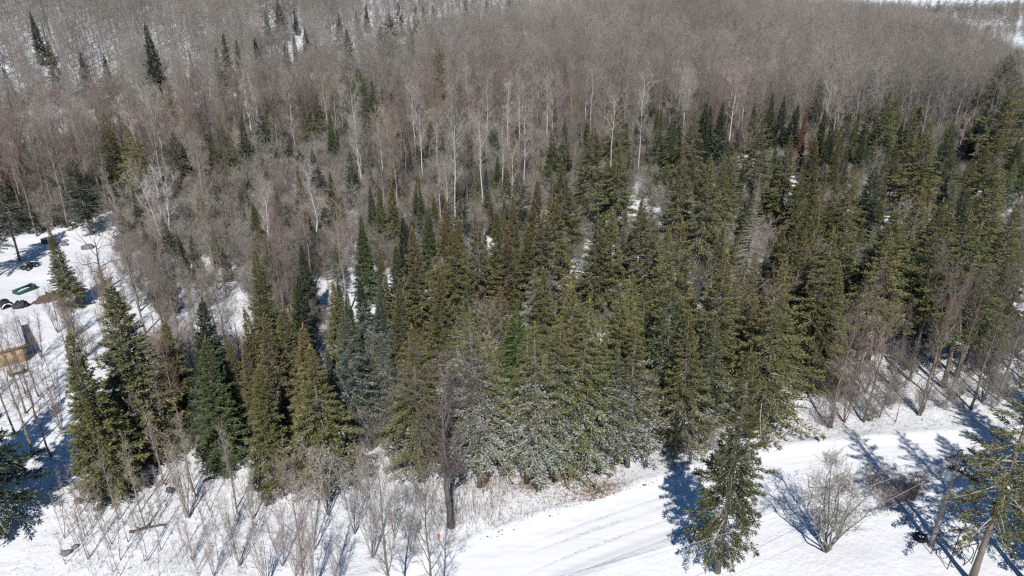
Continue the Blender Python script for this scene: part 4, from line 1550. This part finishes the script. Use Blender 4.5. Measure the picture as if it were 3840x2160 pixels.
# --- arched shelter and dark tarp heap behind the shed
t, Ls = local_frame('arched_shelter', 14, 1170, 52, 1160)
tag(t, 'black arched shelter rimmed with snow behind the shed roof', 'shelter')
n = 17
an = np.linspace(0, math.pi, n); r0 = Ls / 2 + 0.1
V = []
for yy in (0, 2.2):
    for rr in (r0, r0 - 0.10):
        V += [[-rr * math.cos(a), yy, rr * math.sin(a)] for a in an]
q = []
for k in range(n - 1):
    q += [[k, k + 1, 2 * n + k + 1, 2 * n + k], [n + k + 1, n + k, 3 * n + k, 3 * n + k + 1], [k + 1, k, n + k, n + k + 1], [2 * n + k, 2 * n + k + 1, 3 * n + k + 1, 3 * n + k]]
MB().add(V, q).obj('arched_cover', M['tarp'], t)
mb = MB(); mb.tube([[-(r0 - 0.02) * math.cos(a), -0.05, (r0 + 0.03) * math.sin(a)] for a in an[2:-2]], 0.07, 6); mb.obj('snow_rim', M['snow_clean'], t, None, True)
t, Ls = local_frame('tarp_heap', 52, 1166, 112, 1150)
tag(t, 'long heap under black tarpaulin behind the shed', 'tarp')
mb = MB(); heap(mb, Ls + 0.3, 1.3, 0.95, 7); mb.obj('tarp_cover', M['tarp'], t)
t, Ls = local_frame('earth_bank', 108, 1150, 330, 1082)
tag(t, 'long low brown earth bank running from the shed into the trees', 'bank')
mb = MB(); heap(mb, Ls, 2.4, 0.9, 8, 40, 11); mb.obj('bare_earth', M['earth'], t)
# --- quad bike
t, Ls = local_frame('quad_bike', 86, 1012, 138, 990)
tag(t, 'dark quad bike with knobbly tyres parked on the open snow', 'quad bike')
def lathe(mb, prof, c, n=20, mat=0):
    """rings of (y, r) turned about the y axis"""
    V = [[c[0] + r * math.cos(2 * math.pi * k / n), c[1] + y_, c[2] + r * math.sin(2 * math.pi * k / n)] for (y_, r) in prof for k in range(n)]
    q = [[i * n + k, i * n + (k + 1) % n, (i + 1) * n + (k + 1) % n, (i + 1) * n + k] for i in range(len(prof) - 1) for k in range(n)]
    return mb.add(V, q, mat=mat)
for (wx, wy) in ((-0.68, -0.45), (-0.68, 0.45), (0.68, -0.45), (0.68, 0.45)):
    mb = MB(); lathe(mb, [(-0.11, 0.17), (-0.13, 0.24), (-0.12, 0.31), (-0.08, 0.335), (0.08, 0.335), (0.12, 0.31), (0.13, 0.24), (0.11, 0.17)], (wx, wy, 0.32))
    w_ = mb.obj('wheel', M['rubber'], t, None, True)
    mb = MB(); lathe(mb, [(-0.10, 0.0), (-0.10, 0.10), (-0.12, 0.18), (0.12, 0.18), (0.10, 0.10), (0.10, 0.0)], (wx, wy, 0.32)); mb.obj('rim', M['rim'], w_)
mb = MB(); mb.box((0, 0, 0.46), (1.5, 0.42, 0.26), top=(0.9, 0.8)); mb.box((-0.62, 0, 0.72), (0.42, 0.55, 0.2), top=(0.75, 0.8)); mb.box((0.05, 0, 0.64), (0.7, 0.34, 0.16), top=(0.9, 0.8)); mb.obj('body', M['atv_green'], t)
for (fx, fy) in ((-0.68, -0.45), (-0.68, 0.45), (0.68, -0.45), (0.68, 0.45)):
    an = np.linspace(0.25, math.pi - 0.25, 9)
    V = [[fx + 0.42 * math.cos(a), fy + s_ * 0.17, 0.34 + 0.42 * math.sin(a)] for a in an for s_ in (-1, 1)] + [[fx + 0.39 * math.cos(a), fy + s_ * 0.17, 0.34 + 0.39 * math.sin(a)] for a in an for s_ in (-1, 1)]
    q = []
    for k in range(8):
        q += [[2 * k, 2 * k + 1, 2 * k + 3, 2 * k + 2], [18 + 2 * k + 1, 18 + 2 * k, 18 + 2 * k + 2, 18 + 2 * k + 3]]
    MB().add(V, q).obj('fender', M['atv_green'], t)
mb = MB(); mb.box((0.2, 0, 0.80), (0.75, 0.32, 0.14), top=(0.85, 0.75)); mb.obj('seat', M['rubber'], t)
for rx_ in (-0.72, 0.74):
    mb = MB()
    for k in range(5):
        mb.tube([[rx_ - 0.3, -0.36 + 0.18 * k, 0.88], [rx_ + 0.3, -0.36 + 0.18 * k, 0.88]], 0.014, 5)
    for s_ in (-0.3, 0.3):
        mb.tube([[rx_ + s_, -0.38, 0.88], [rx_ + s_, 0.38, 0.88]], 0.016, 5)
    r_ = mb.obj('cargo_rack', M['black_metal'], t)
    mb = MB(); heap(mb, 0.55, 0.62, 0.1, 4, 8, 7); o = mb.obj('snow_cap', M['snow_clean'], r_, None, True); o.location = (rx_, 0, 0.93)
mb = MB(); mb.tube([[-0.32, -0.4, 1.06], [-0.38, -0.2, 1.02], [-0.42, 0, 0.98], [-0.38, 0.2, 1.02], [-0.32, 0.4, 1.06]], 0.02, 6); mb.tube([[-0.48, 0, 0.72], [-0.42, 0, 0.98]], 0.03, 6); mb.obj('handlebar', M['black_metal'], t)
mb = MB(); mb.box((-0.86, -0.16, 0.70), (0.06, 0.14, 0.1)); mb.obj('headlight', M['glass'], t)
mb = MB(); mb.box((-0.86, 0.16, 0.70), (0.06, 0.14, 0.1)); mb.obj('headlight', M['glass'], t)
# --- green open box
t, Ls = local_frame('trailer_box', 64, 1099, 122, 1077)
tag(t, 'green open trailer box filled with snow on the clearing', 'trailer')
for (c, s, nm) in (((0, -0.62, 0.3), (2.5, 0.05, 0.5), 'side_panel'), ((0, 0.62, 0.3), (2.5, 0.05, 0.5), 'side_panel'), ((-1.25, 0, 0.3), (0.05, 1.28, 0.5), 'end_panel'), ((1.25, 0, 0.36), (0.05, 1.28, 0.62), 'end_panel')):
    MB().box(c, s).obj(nm, M['green_paint'], t)
MB().box((0, 0, 0.08), (2.45, 1.2, 0.05)).obj('floor', M['green_paint'], t)
mb = MB(); heap(mb, 2.3, 1.1, 0.32, 5, 14, 9); o = mb.obj('snow_load', M['snow_clean'], t, None, True); o.location = (0, 0, 0.12)
# --- odds and ends on the clearing
p = v3(place(414, 852)); t = empty('white_box', tuple(p), 0.3); tag(t, 'small white box with lid on the snow below the birch', 'box')
MB().box((0, 0, 0.4), (0.75, 0.65, 0.8)).obj('body', M['white_paint'], t); MB().box((0, 0, 0.86), (0.83, 0.73, 0.1)).obj('lid', M['white_paint'], t)
def stump(u, v, r, h, lab, seed):
    p = v3(place(u, v)); t = empty('tree_stump', tuple(p), 0.5 * seed); tag(t, lab, 'stump')
    mb = MB(); mb.tube([[0, 0, -0.1], [0, 0, 0.15], [0.02, 0, h * 0.6], [0.03, 0.02, h]], [r * 1.45, r * 1.1, r, r * 0.95], 10); mb.obj('trunk', M['log'], t, None, True)
    mb = MB(); heap(mb, r * 1.9, r * 1.9, 0.16, seed, 9, 7); o = mb.obj('snow_cap', M['snow_clean'], t, None, True); o.location = (0.03, 0.02, h)
stump(164, 900, 0.45, 0.75, 'dark stump in the blue shadow at the back of the clearing', 2)
stump(281, 856, 0.35, 0.9, 'pale snow capped stump near the pines of the clearing', 3)
def rock(u, v, r, lab, seed):
    rs = np.random.default_rng(seed); p = v3(place(u, v)); mb = MB(); n, m_ = 9, 6; V = []
    for i in range(m_):
        ph = math.pi * (i + 0.5) / m_
        for k in range(n):
            a = 2 * math.pi * k / n; rr = r * (1 + 0.22 * rs.normal())
            V.append([rr * 1.25 * math.sin(ph) * math.cos(a), rr * math.sin(ph) * math.sin(a), 0.62 * rr * math.cos(ph) + r * 0.25])
    q = [[i * n + (k + 1) % n, i * n + k, (i + 1) * n + k, (i + 1) * n + (k + 1) % n] for i in range(m_ - 1) for k in range(n)]
    V.append([0, 0, r * 0.85]); tt = [[k, (k + 1) % n, n * m_] for k in range(n)]
    mb.add(V, q, tt); o = mb.obj('rock', M['stone'], None); o.location = tuple(p); tag(o, lab, 'rock', 'stones on the snow')
rock(330, 920, 0.75, 'largest grey rock on the clearing, right of the slim fir', 1)
rock(243, 912, 0.45, 'small grey rock just behind the slim fir of the clearing', 2)
rock(228, 903, 0.35, 'smallest stone beside the tip of the slim fir', 3)
rock(265, 863, 0.4, 'flat brown stone before the pale stump', 4)
rock(640, 1838, 0.35, 'dark stone among the saplings on the snowy bank', 5)
rock(250, 2078, 0.32, 'dark brown lump of earth on the open snow at the lower edge', 6)
rock(283, 2052, 0.25, 'small dark clod above the brown lump on the open snow', 7)
rock(300, 1895, 0.3, 'grey stone beside the shadow of the front fir', 8)
def log(u0, v0, u1, v1, r, lab, seed, lift=0.0):
    rs = np.random.default_rng(seed); a = np.array(place(u0, v0)); b = np.array(place(u1, v1)); n = 9
    P = [];
    for k in range(n):
        c = a + (b - a) * k / (n - 1) + rs.normal(size=2) * 0.05
        P.append([c[0], c[1], gz(*c) + r * 0.6 + lift * k / (n - 1)])
    t = empty('fallen_log', tuple(P[0])); P = np.array(P) - np.array(P[0])
    mb = MB(); mb.tube(P, r * np.linspace(1, 0.55, n), 7); mb.obj('trunk', M['log'], t, None, True)
    for k in range(4):
        i = int(rs.integers(2, n - 1)); d = rs.normal(size=3) * 0.5 + np.array([0, 0, 0.5]); mb = MB(); mb.tube([P[i], P[i] + d * 0.5, P[i] + d * 1.1 + rs.normal(size=3) * 0.1], [r * 0.35, r * 0.2, r * 0.06], 4); mb.obj('branch', M['log'], t)
    tag(t, lab, 'log', 'fallen logs on the snow')
log(486, 2000, 620, 1966, 0.14, 'dark fallen log on the snow among the thin saplings', 1)
log(775, 1066, 935, 1056, 0.16, 'long fallen trunk lying across the snowy gap behind the firs', 2, 0.3)
log(760, 1800, 812, 1788, 0.12, 'short fallen log behind the forked saplings', 3)
log(550, 1830, 575, 1815, 0.10, 'stub of dead wood on the bank beside the saplings', 4)
log(415, 795, 445, 812, 0.18, 'grey log at the back edge of the clearing', 5)

# ------------------------------------------------------------------ the yard on the right
PB = v3(place(3490, 2046))
ph = 6.0
for k in range(140):
    if project((PB[0], PB[1], PB[2] + ph))[1] < 1688: break
    ph += 0.05
pole = empty('utility_pole', tuple(PB)); tag(pole, 'weathered wooden utility pole with transformer in the snowy yard', 'utility pole')
mb = MB(); zz = np.linspace(-0.3, ph, 9); mb.tube(np.stack([0.0 * zz + 0.01 * np.sin(zz), 0 * zz, zz], 1), np.linspace(0.19, 0.12, 9), 12); mb.obj('post', M['pole_wood'], pole, None, True)
tz = ph * 0.72
mb = MB(); n = 18
def can(mb, c, prof, n=18):
    V = [[c[0] + r * math.cos(2 * math.pi * k / n), c[1] + r * math.sin(2 * math.pi * k / n), c[2] + z_] for (z_, r) in prof for k in range(n)]
    q = [[i * n + k, i * n + (k + 1) % n, (i + 1) * n + (k + 1) % n, (i + 1) * n + k] for i in range(len(prof) - 1) for k in range(n)]
    return mb.add(V, q)
can(mb, (-0.42, -0.1, tz), [(0, 0.0), (0, 0.22), (0.05, 0.25), (0.8, 0.25), (0.86, 0.27), (0.92, 0.2), (0.97, 0.0)])
tf = mb.obj('transformer', M['grey_metal'], pole, None, True)
for bx_ in (-0.52, -0.32):
    mb = MB(); can(mb, (bx_, -0.1, tz + 0.93), [(0, 0.05), (0.06, 0.08), (0.1, 0.04), (0.14, 0.07), (0.18, 0.035), (0.28, 0.03), (0.29, 0)], 10); mb.obj('bushing', M['black_metal'], tf)
MB().box((-0.2, -0.03, tz + 0.3), (0.3, 0.08, 0.1)).obj('bracket', M['black_metal'], pole); MB().box((-0.2, -0.03, tz + 0.7), (0.3, 0.08, 0.1)).obj('bracket', M['black_metal'], pole)
mb = MB(); mb.tube([[0, 0, ph - 1.25], [0.75, 0.1, ph - 1.45]], 0.035, 6); mb.obj('cutout_arm', M['black_metal'], pole)
for (ix, iz) in ((0.45, -1.05), (0.70, -1.2), (0.76, -1.75)):
    mb = MB(); can(mb, (ix, 0.08, ph + iz - 0.15), [(0, 0.0), (0, 0.05), (0.07, 0.08), (0.12, 0.045), (0.19, 0.08), (0.24, 0.04), (0.32, 0.035), (0.33, 0)], 10); mb.obj('insulator', M['rust'], pole)
mb = MB(); mb.tube([[0, 0, ph - 0.25], [-0.95, -0.1, ph - 0.62]], 0.03, 6); mb.obj('top_arm', M['black_metal'], pole)
for k in range(3):
    mb = MB(); can(mb, (-0.4 - 0.27 * k, -0.05, ph - 0.56 - 0.1 * k), [(0, 0.0), (0, 0.06), (0.08, 0.07), (0.16, 0.03), (0.17, 0)], 10); mb.obj('insulator', M['rust'], pole)
def wire(a, b, sag, lab, r=0.013, mat='wire'):
    P = [a + (b - a) * t_ + np.array([0, 0, -sag * 4 * t_ * (1 - t_)]) for t_ in np.linspace(0, 1, 25)]
    o = MB().tube(P, r, 5).obj('overhead_wire', M[mat]); tag(o, lab, 'wire', 'wires of the utility pole')
top = PB + np.array([-0.9, -0.1, ph - 0.6])
wire(top, np.array([*place(1500, 2600), 0]) + np.array([0, 0, 6.0]), 0.9, 'upper pale wire running from the pole top over the yard')
wire(PB + np.array([-0.4, -0.1, tz + 1.1]), np.array([*place(2100, 2650), 0]) + np.array([0, 0, 5.0]), 0.7, 'lower wire running from the transformer across the yard')
wire(PB + np.array([0, 0.1, ph - 0.2]), np.array([*place(4700, 1600), 9.0]), 0.8, 'wire leading from the pole top out over the road')
gw = np.array(place(3610, 2012)); wire(PB + np.array([0, 0, ph * 0.6]), np.array([gw[0], gw[1], gz(*gw)]), 0.0, 'thin guy wire slanting from the pole to the snow', 0.012, 'black_metal')
# tyres
tp = v3(place(3449, 2022))
for k in range(2):
    t = empty('tyre', (tp[0] + 0.03 * k, tp[1], tp[2] + 0.12 + 0.22 * k), 0.4 * k)
    tag(t, 'upper tyre of the pair stacked beside the pole, snow inside' if k else 'lower tyre of the pair stacked beside the pole', 'tyre', 'stacked tyres')
    V = []; n, m_ = 26, 10
    for i in range(n):
        a = 2 * math.pi * i / n
        for j in range(m_):
            bb = 2 * math.pi * j / m_; rr = 0.33 + 0.13 * math.cos(bb)
            V.append([rr * math.cos(a), rr * math.sin(a), 0.105 * math.sin(bb)])
    q = [[i * m_ + j, ((i + 1) % n) * m_ + j, ((i + 1) % n) * m_ + (j + 1) % m_, i * m_ + (j + 1) % m_] for i in range(n) for j in range(m_)]
    MB().add(V, q).obj('casing', M['rubber'], t, None, True)
    if k:
        mb = MB(); heap(mb, 0.58, 0.58, 0.06, 6, 9, 7); o = mb.obj('snow_fill', M['snow_clean'], t, None, True); o.location = (0, 0, 0.03)
# metal frame with hoops
c0 = np.array(place(3551, 2138)); c1 = np.array(place(3644, 2110)); c2 = np.array(place(3506, 2124))
ux = (c1 - c0) / np.hypot(*(c1 - c0)); fw = float(np.hypot(*(c1 - c0))); uy = np.array([-ux[1], ux[0]])
t = empty('garden_frame', (c0[0], c0[1], gz(*c0)), math.atan2(ux[1], ux[0])); tag(t, 'rusty garden frame of thin posts with round hoops near the pole', 'frame')
fh = 1.9; fd = 1.5
for (x_, y_) in ((0, 0), (fw, 0), (0, fd), (fw, fd)):
    MB().tube([[x_, y_, -0.1], [x_, y_, fh]], 0.036, 6).obj('post', M['rust'], t)
for (a_, b_) in (((0, 0, fh), (fw, 0, fh)), ((0, fd, fh), (fw, fd, fh)), ((0, 0, fh), (0, fd, fh)), ((fw, 0, fh), (fw, fd, fh))):
    MB().tube([a_, b_], 0.034, 6).obj('rail', M['rust'], t)
for (r_, cx_) in ((fw * 0.44, fw * 0.5), (fw * 0.2, fw * 0.22)):
    P = [[cx_ + r_ * math.cos(a), 0.03, fh - r_ - 0.08 + r_ * math.sin(a)] for a in np.linspace(0, 2 * math.pi, 29)]
    MB().tube(P, 0.03, 5).obj('hoop', M['rust'], t)
MB().tube([[0, 0.02, fh], [fw, 0.02, 0.4]], 0.014, 5).obj('brace', M['rust'], t)
def rod(u, v, h, r, lab, mat='rust', tilt=0.05, name='stake'):
    p = v3(place(u, v)); mb = MB(); mb.tube([[0, 0, -0.15], [tilt * h * 0.5, 0, h * 0.5], [tilt * h, 0, h]], [r, r, r * 0.85], 6); t = empty(name, tuple(p)); mb.obj('shaft', M[mat], t); tag(t, lab, 'stake', 'stakes in the yard'); MB().box((tilt * h, 0, h), (r * 3, r * 3, 0.05)).obj('cap', M[mat], t)
rod(3390, 1968, 0.7, 0.05, 'short dark stake in the shadow left of the tyres')
rod(3608, 2000, 1.3, 0.03, 'grey metal stake standing right of the pole', 'grey_metal', 0.0)
rod(1644, 2032, 0.5, 0.05, 'small orange marker stake at the foot of the dark maple', 'orange')

# --- grey house at the right edge, seen through the trees
hp = np.array(place(3800, 1270)); hz = gz(*hp) - 0.1
house = empty('house', (hp[0], hp[1], hz), 0.12); tag(house, 'grey house with snowy roof glimpsed through the trees at the edge', 'house')
HWd, HDp, HH = 11.0, 7.0, 3.0
for i in range(9):
    z0 = 0.2 + i * 0.31
    MB().box((HWd / 2, -0.015, z0 + 0.15), (HWd, 0.05 + 0.02 * (i % 2), 0.30)).obj('siding_board', M['house_wall'], house)
MB().box((HWd / 2, HDp / 2 + 0.03, HH / 2), (HWd - 0.1, HDp, HH)).obj('wall', M['house_wall'], house)
for sgn in (0, 1):
    V = [[-0.4, -0.5 if sgn == 0 else HDp + 0.5, HH - 0.15], [HWd + 0.4, -0.5 if sgn == 0 else HDp + 0.5, HH - 0.15], [HWd + 0.4, HDp / 2, HH + 1.7], [-0.4, HDp / 2, HH + 1.7]]
    V2 = [[p[0], p[1], p[2] + 0.14] for p in V]
    r_ = MB().add(V + V2, [[0, 1, 2, 3], [4, 5, 6, 7], [0, 1, 5, 4], [1, 2, 6, 5], [2, 3, 7, 6], [3, 0, 4, 7]]).obj('roof', M['dark_wood'], house)
    e_ = 0.08
    V = [[p[0] * 0.985 + 0.05, p[1] + (0.1 if sgn == 0 else -0.1) * (abs(p[1] - HDp / 2) > 0.1), p[2] + 0.145] for p in V]; V2 = [[p[0], p[1], p[2] + 0.2] for p in V]
    MB().add(V + V2, [[0, 1, 2, 3], [4, 5, 6, 7], [0, 1, 5, 4], [1, 2, 6, 5], [2, 3, 7, 6], [3, 0, 4, 7]]).obj('roof_snow', M['snow_clean'], r_)
V = [[0.02, 0.05, HH], [0.02, HDp - 0.05, HH], [0.02, HDp / 2, HH + 1.6], [0.12, 0.05, HH], [0.12, HDp - 0.05, HH], [0.12, HDp / 2, HH + 1.6]]
MB().add(V, None, [[0, 1, 2], [3, 5, 4]]).obj('gable', M['house_wall'], house)
w_ = MB().box((2.2, -0.07, 1.7), (1.2, 0.06, 1.1)).obj('window', M['glass'], house)
for (c, s) in (((2.2, -0.11, 2.29), (1.36, 0.06, 0.08)), ((2.2, -0.11, 1.11), (1.36, 0.06, 0.08)), ((1.56, -0.11, 1.7), (0.08, 0.06, 1.1)), ((2.84, -0.11, 1.7), (0.08, 0.06, 1.1))):
    MB().box(c, s).obj('frame', M['white_paint'], w_)
# --- far red house
fp = np.array(place(1668, 88)); t = empty('house', (fp[0], fp[1], float(base_z(*fp)) - 0.1), 0.35); tag(t, 'tiny red house with white roof far off among dark conifers', 'house')
MB().box((0, 0, 1.6), (8, 6, 3.2)).obj('wall', M['house_red'], t)
V = [[-4.4, -3.5, 3.1], [4.4, -3.5, 3.1], [4.4, 0, 5.6], [-4.4, 0, 5.6], [-4.4, 3.5, 3.1], [4.4, 3.5, 3.1], [-4.4, 0, 3.0], [4.4, 0, 3.0]]
MB().add(V, [[0, 1, 2, 3], [3, 2, 5, 4], [0, 4, 5, 1]], [[0, 3, 4], [1, 5, 2]]).obj('roof', M['snow_clean'], t)
for x_ in (-2, 1.5):
    MB().box((x_, -3.02, 1.8), (1.2, 0.06, 1.2)).obj('window', M['glass'], t)

# ------------------------------------------------------------------ small stuff on the snow
def stuff(mb, name, mat, label):
    o = mb.obj(name, mat); tag(o, label, None, None, 'stuff'); return o
def gzs(X, Y): return np.array([gz(a, b) for a, b in zip(X, Y)])
# clods pushed up along the upper road edge
mb = MB(); P = RD
T_ = np.gradient(P, axis=0); T_ /= np.linalg.norm(T_, axis=1)[:, None]
for k in range(650):
    i = int(rng.integers(60, len(P) - 60))
    u_, v_, _ = project((*P[i], 0))
    if not (1750 < u_ < 2750): continue
    side = 3.0 + rng.normal() * 0.16 + 0.25 * vnoise(P[i][0], P[i][1], 2.2, 62) if vnoise(P[i][0], P[i][1], 2.2, 61) > rng.uniform(-0.5, 0.6) else None
    if side is None: continue
    x = P[i][0] - T_[i][1] * side; y = P[i][1] + T_[i][0] * side
    r = 0.025 + 0.09 * rng.random() ** 3; z = gz(x, y)
    mb.add(np.array([[r, 0, 0], [0, r, 0], [-r, 0, 0], [0, -r, 0], [0, 0, r], [0, 0, -r]]) * rng.uniform(0.6, 1.4, (6, 3)) + np.array([x, y, z + r * 0.3]), None, [[0, 1, 4], [1, 2, 4], [2, 3, 4], [3, 0, 4], [1, 0, 5], [2, 1, 5], [3, 2, 5], [0, 3, 5]])
stuff(mb, 'gravel', M['earth'], 'dark gravel clods along the edge of the snowy road')
# fallen leaves on the road bank
PX, PY = [], []
for (u, v, r, n_) in ((2270, 1838, 1.6, 1500), (2150, 1800, 2.6, 1100), (2000, 1860, 2.2, 500), (2230, 1870, 1.6, 800), (2140, 1740, 1.2, 500), (3000, 1545, 3, 500), (440, 1832, 1.0, 300), (2900, 1600, 3, 300), (1550, 1995, 3, 200)):
    c = place(u, v); PX.append(c[0] + rng.normal(size=n_) * r); PY.append(c[1] + rng.normal(size=n_) * r * 0.5)
PX = np.concatenate(PX); PY = np.concatenate(PY); n_ = len(PX)
ok = dist_poly(PX, PY, ROAD) > 3.1; PX, PY = PX[ok], PY[ok]; n_ = len(PX)
d = rng.normal(size=(n_, 3)); d[:, 2] = np.abs(d[:, 2]) * 0.4; d *= (0.07 / np.linalg.norm(d, axis=1))[:, None] * rng.uniform(0.7, 1.7, n_)[:, None]
mb = MB(); mb.blades(np.stack([PX, PY, gzs(PX, PY) + 0.02], 1), d, rng.uniform(0.02, 0.045, n_)); stuff(mb, 'leaves', M['leaf'], 'brown fallen leaves scattered over the thin snow')
# dead weeds and stalks on the bank and in the open left
PX, PY, HH_ = [], [], []
for (u0, u1, v0, v1, n_, h0, h1) in ((1550, 2350, 1720, 2010, 1500, 0.2, 0.9), (1500, 1900, 1760, 2000, 500, 0.6, 1.8), (2400, 2700, 1620, 1750, 400, 0.2, 0.9), (2700, 3300, 1470, 1660, 900, 0.2, 0.9), (3150, 3450, 1795, 1840, 500, 0.2, 0.6), (3300, 3900, 1440, 1600, 600, 0.2, 0.9), (250, 1000, 1780, 2160, 1300, 0.15, 0.8), (420, 900, 1300, 1700, 700, 0.2, 1.0), (3500, 3760, 1735, 1770, 250, 0.2, 0.5)):
    for k in range(n_):
        c = place(rng.uniform(u0, u1), rng.uniform(v0, v1)); PX.append(c[0]); PY.append(c[1]); HH_.append(rng.uniform(h0, h1))
PX = np.array(PX); PY = np.array(PY); HH_ = np.array(HH_)
ok = dist_poly(PX, PY, ROAD) > 3.3; PX, PY, HH_ = PX[ok], PY[ok], HH_[ok]; n_ = len(PX)
d = np.stack([rng.normal(size=n_) * 0.3, rng.normal(size=n_) * 0.3, np.ones(n_)], 1) * HH_[:, None]
base_ = np.stack([PX, PY, gzs(PX, PY) - 0.03], 1)
mb = MB(); mb.spikes(base_, d, 0.010)
for k in range(2):
    f = rng.uniform(0.4, 0.9, n_)[:, None]
    mb.spikes(base_ + d * f, (rng.normal(size=(n_, 3)) * 0.25 + np.array([0, 0, 0.3])) * HH_[:, None], 0.007)
stuff(mb, 'weeds', M['weed'], 'dead weed stalks standing through the snow')
# twigs lying on the snow
PX = rng.uniform(-50, 55, 9000); PY = rng.uniform(34, 100, 9000)
ok = dist_poly(PX, PY, ROAD) > 3.6
ok &= np.array([not in_poly(a, b, CLEARING) for a, b in zip(PX, PY)]) & ((PX < 4) | (PY > 50)) 
PX, PY = PX[ok], PY[ok]; n_ = len(PX)
a_ = rng.uniform(0, 6.28, n_); l_ = rng.uniform(0.15, 0.7, n_)
d = np.stack([np.cos(a_) * l_, np.sin(a_) * l_, rng.normal(size=n_) * 0.04], 1)
mb = MB(); mb.spikes(np.stack([PX, PY, gzs(PX, PY) + 0.02], 1), d, rng.uniform(0.008, 0.022, n_)); stuff(mb, 'debris', M['log'], 'fallen twigs and needles littering the snow')

# ------------------------------------------------------------------ a label for every tree
def nth(n):
    if 10 <= n % 100 <= 20: return '%dth' % n
    return '%d%s' % (n, {1: 'st', 2: 'nd', 3: 'rd'}.get(n % 10, 'th'))
def zone(t):
    if hwy_side(t.x, t.y) > 0 and t.x < 60: return 'far hillside'
    if t.y > 205: return 'far wood'
    u = t.px[0]
    return 'clearing side' if u < 900 else ('middle stand' if u < 2550 else 'dark right stand')
ROWS = [(58, 'front row'), (70, 'second row'), (84, 'third row'), (100, 'fourth row'), (118, 'fifth row'), (140, 'sixth row'), (170, 'seventh row'), (9999, 'rear row')]
by = {}
for t in INDIV:
    if t.label: continue
    rw = next(n_ for lim, n_ in ROWS if t.y < lim)
    zn = zone(t)
    if zn in ('far hillside', 'far wood'): rw = ''
    by.setdefault((t.cat, zn, rw), []).append(t)
for (cat, zn, rw), lst in by.items():
    lst.sort(key=lambda t: t.px[0])
    for i, t in enumerate(lst):
        d_ = ' '.join(t.desc.split()[:7])
        where = (rw + ' of the ' + zn) if rw else zn
        if zn == 'clearing side' and rw: where = rw + ' on the clearing side'
        t.label = '%s, %s from left, %s' % (d_, nth(i + 1), where) if len(lst) > 1 else '%s, the only %s, %s' % (d_, cat, where)
        w_ = t.label.split()
        if len(w_) > 16:
            d_ = ' '.join(t.desc.split()[:4]) ; t.label = '%s, %s from left, %s' % (d_, nth(i + 1), where)
for t in INDIV:
    t.o['label'] = t.label

# needles, bark and leaves gather round the foot of the near trees
for t in INDIV:
    if t.y > 88 or t.h < 5: continue
    i0, i1 = np.searchsorted(gx, [t.x - 1.6, t.x + 1.6]); j0, j1 = np.searchsorted(gy, [t.y - 1.6, t.y + 1.6])
    rr_ = 0.55 if t.cat in ('bare tree', 'sapling', 'birch', 'aspen', 'maple') else 0.95
    lit[j0:j1, i0:i1] += 1.1 * np.exp(-((GX[j0:j1, i0:i1] - t.x) ** 2 + (GY[j0:j1, i0:i1] - t.y) ** 2) / rr_ ** 2)
la = ground_me.attributes['litter']
la.data.foreach_set('value', lit.ravel().astype(np.float32))
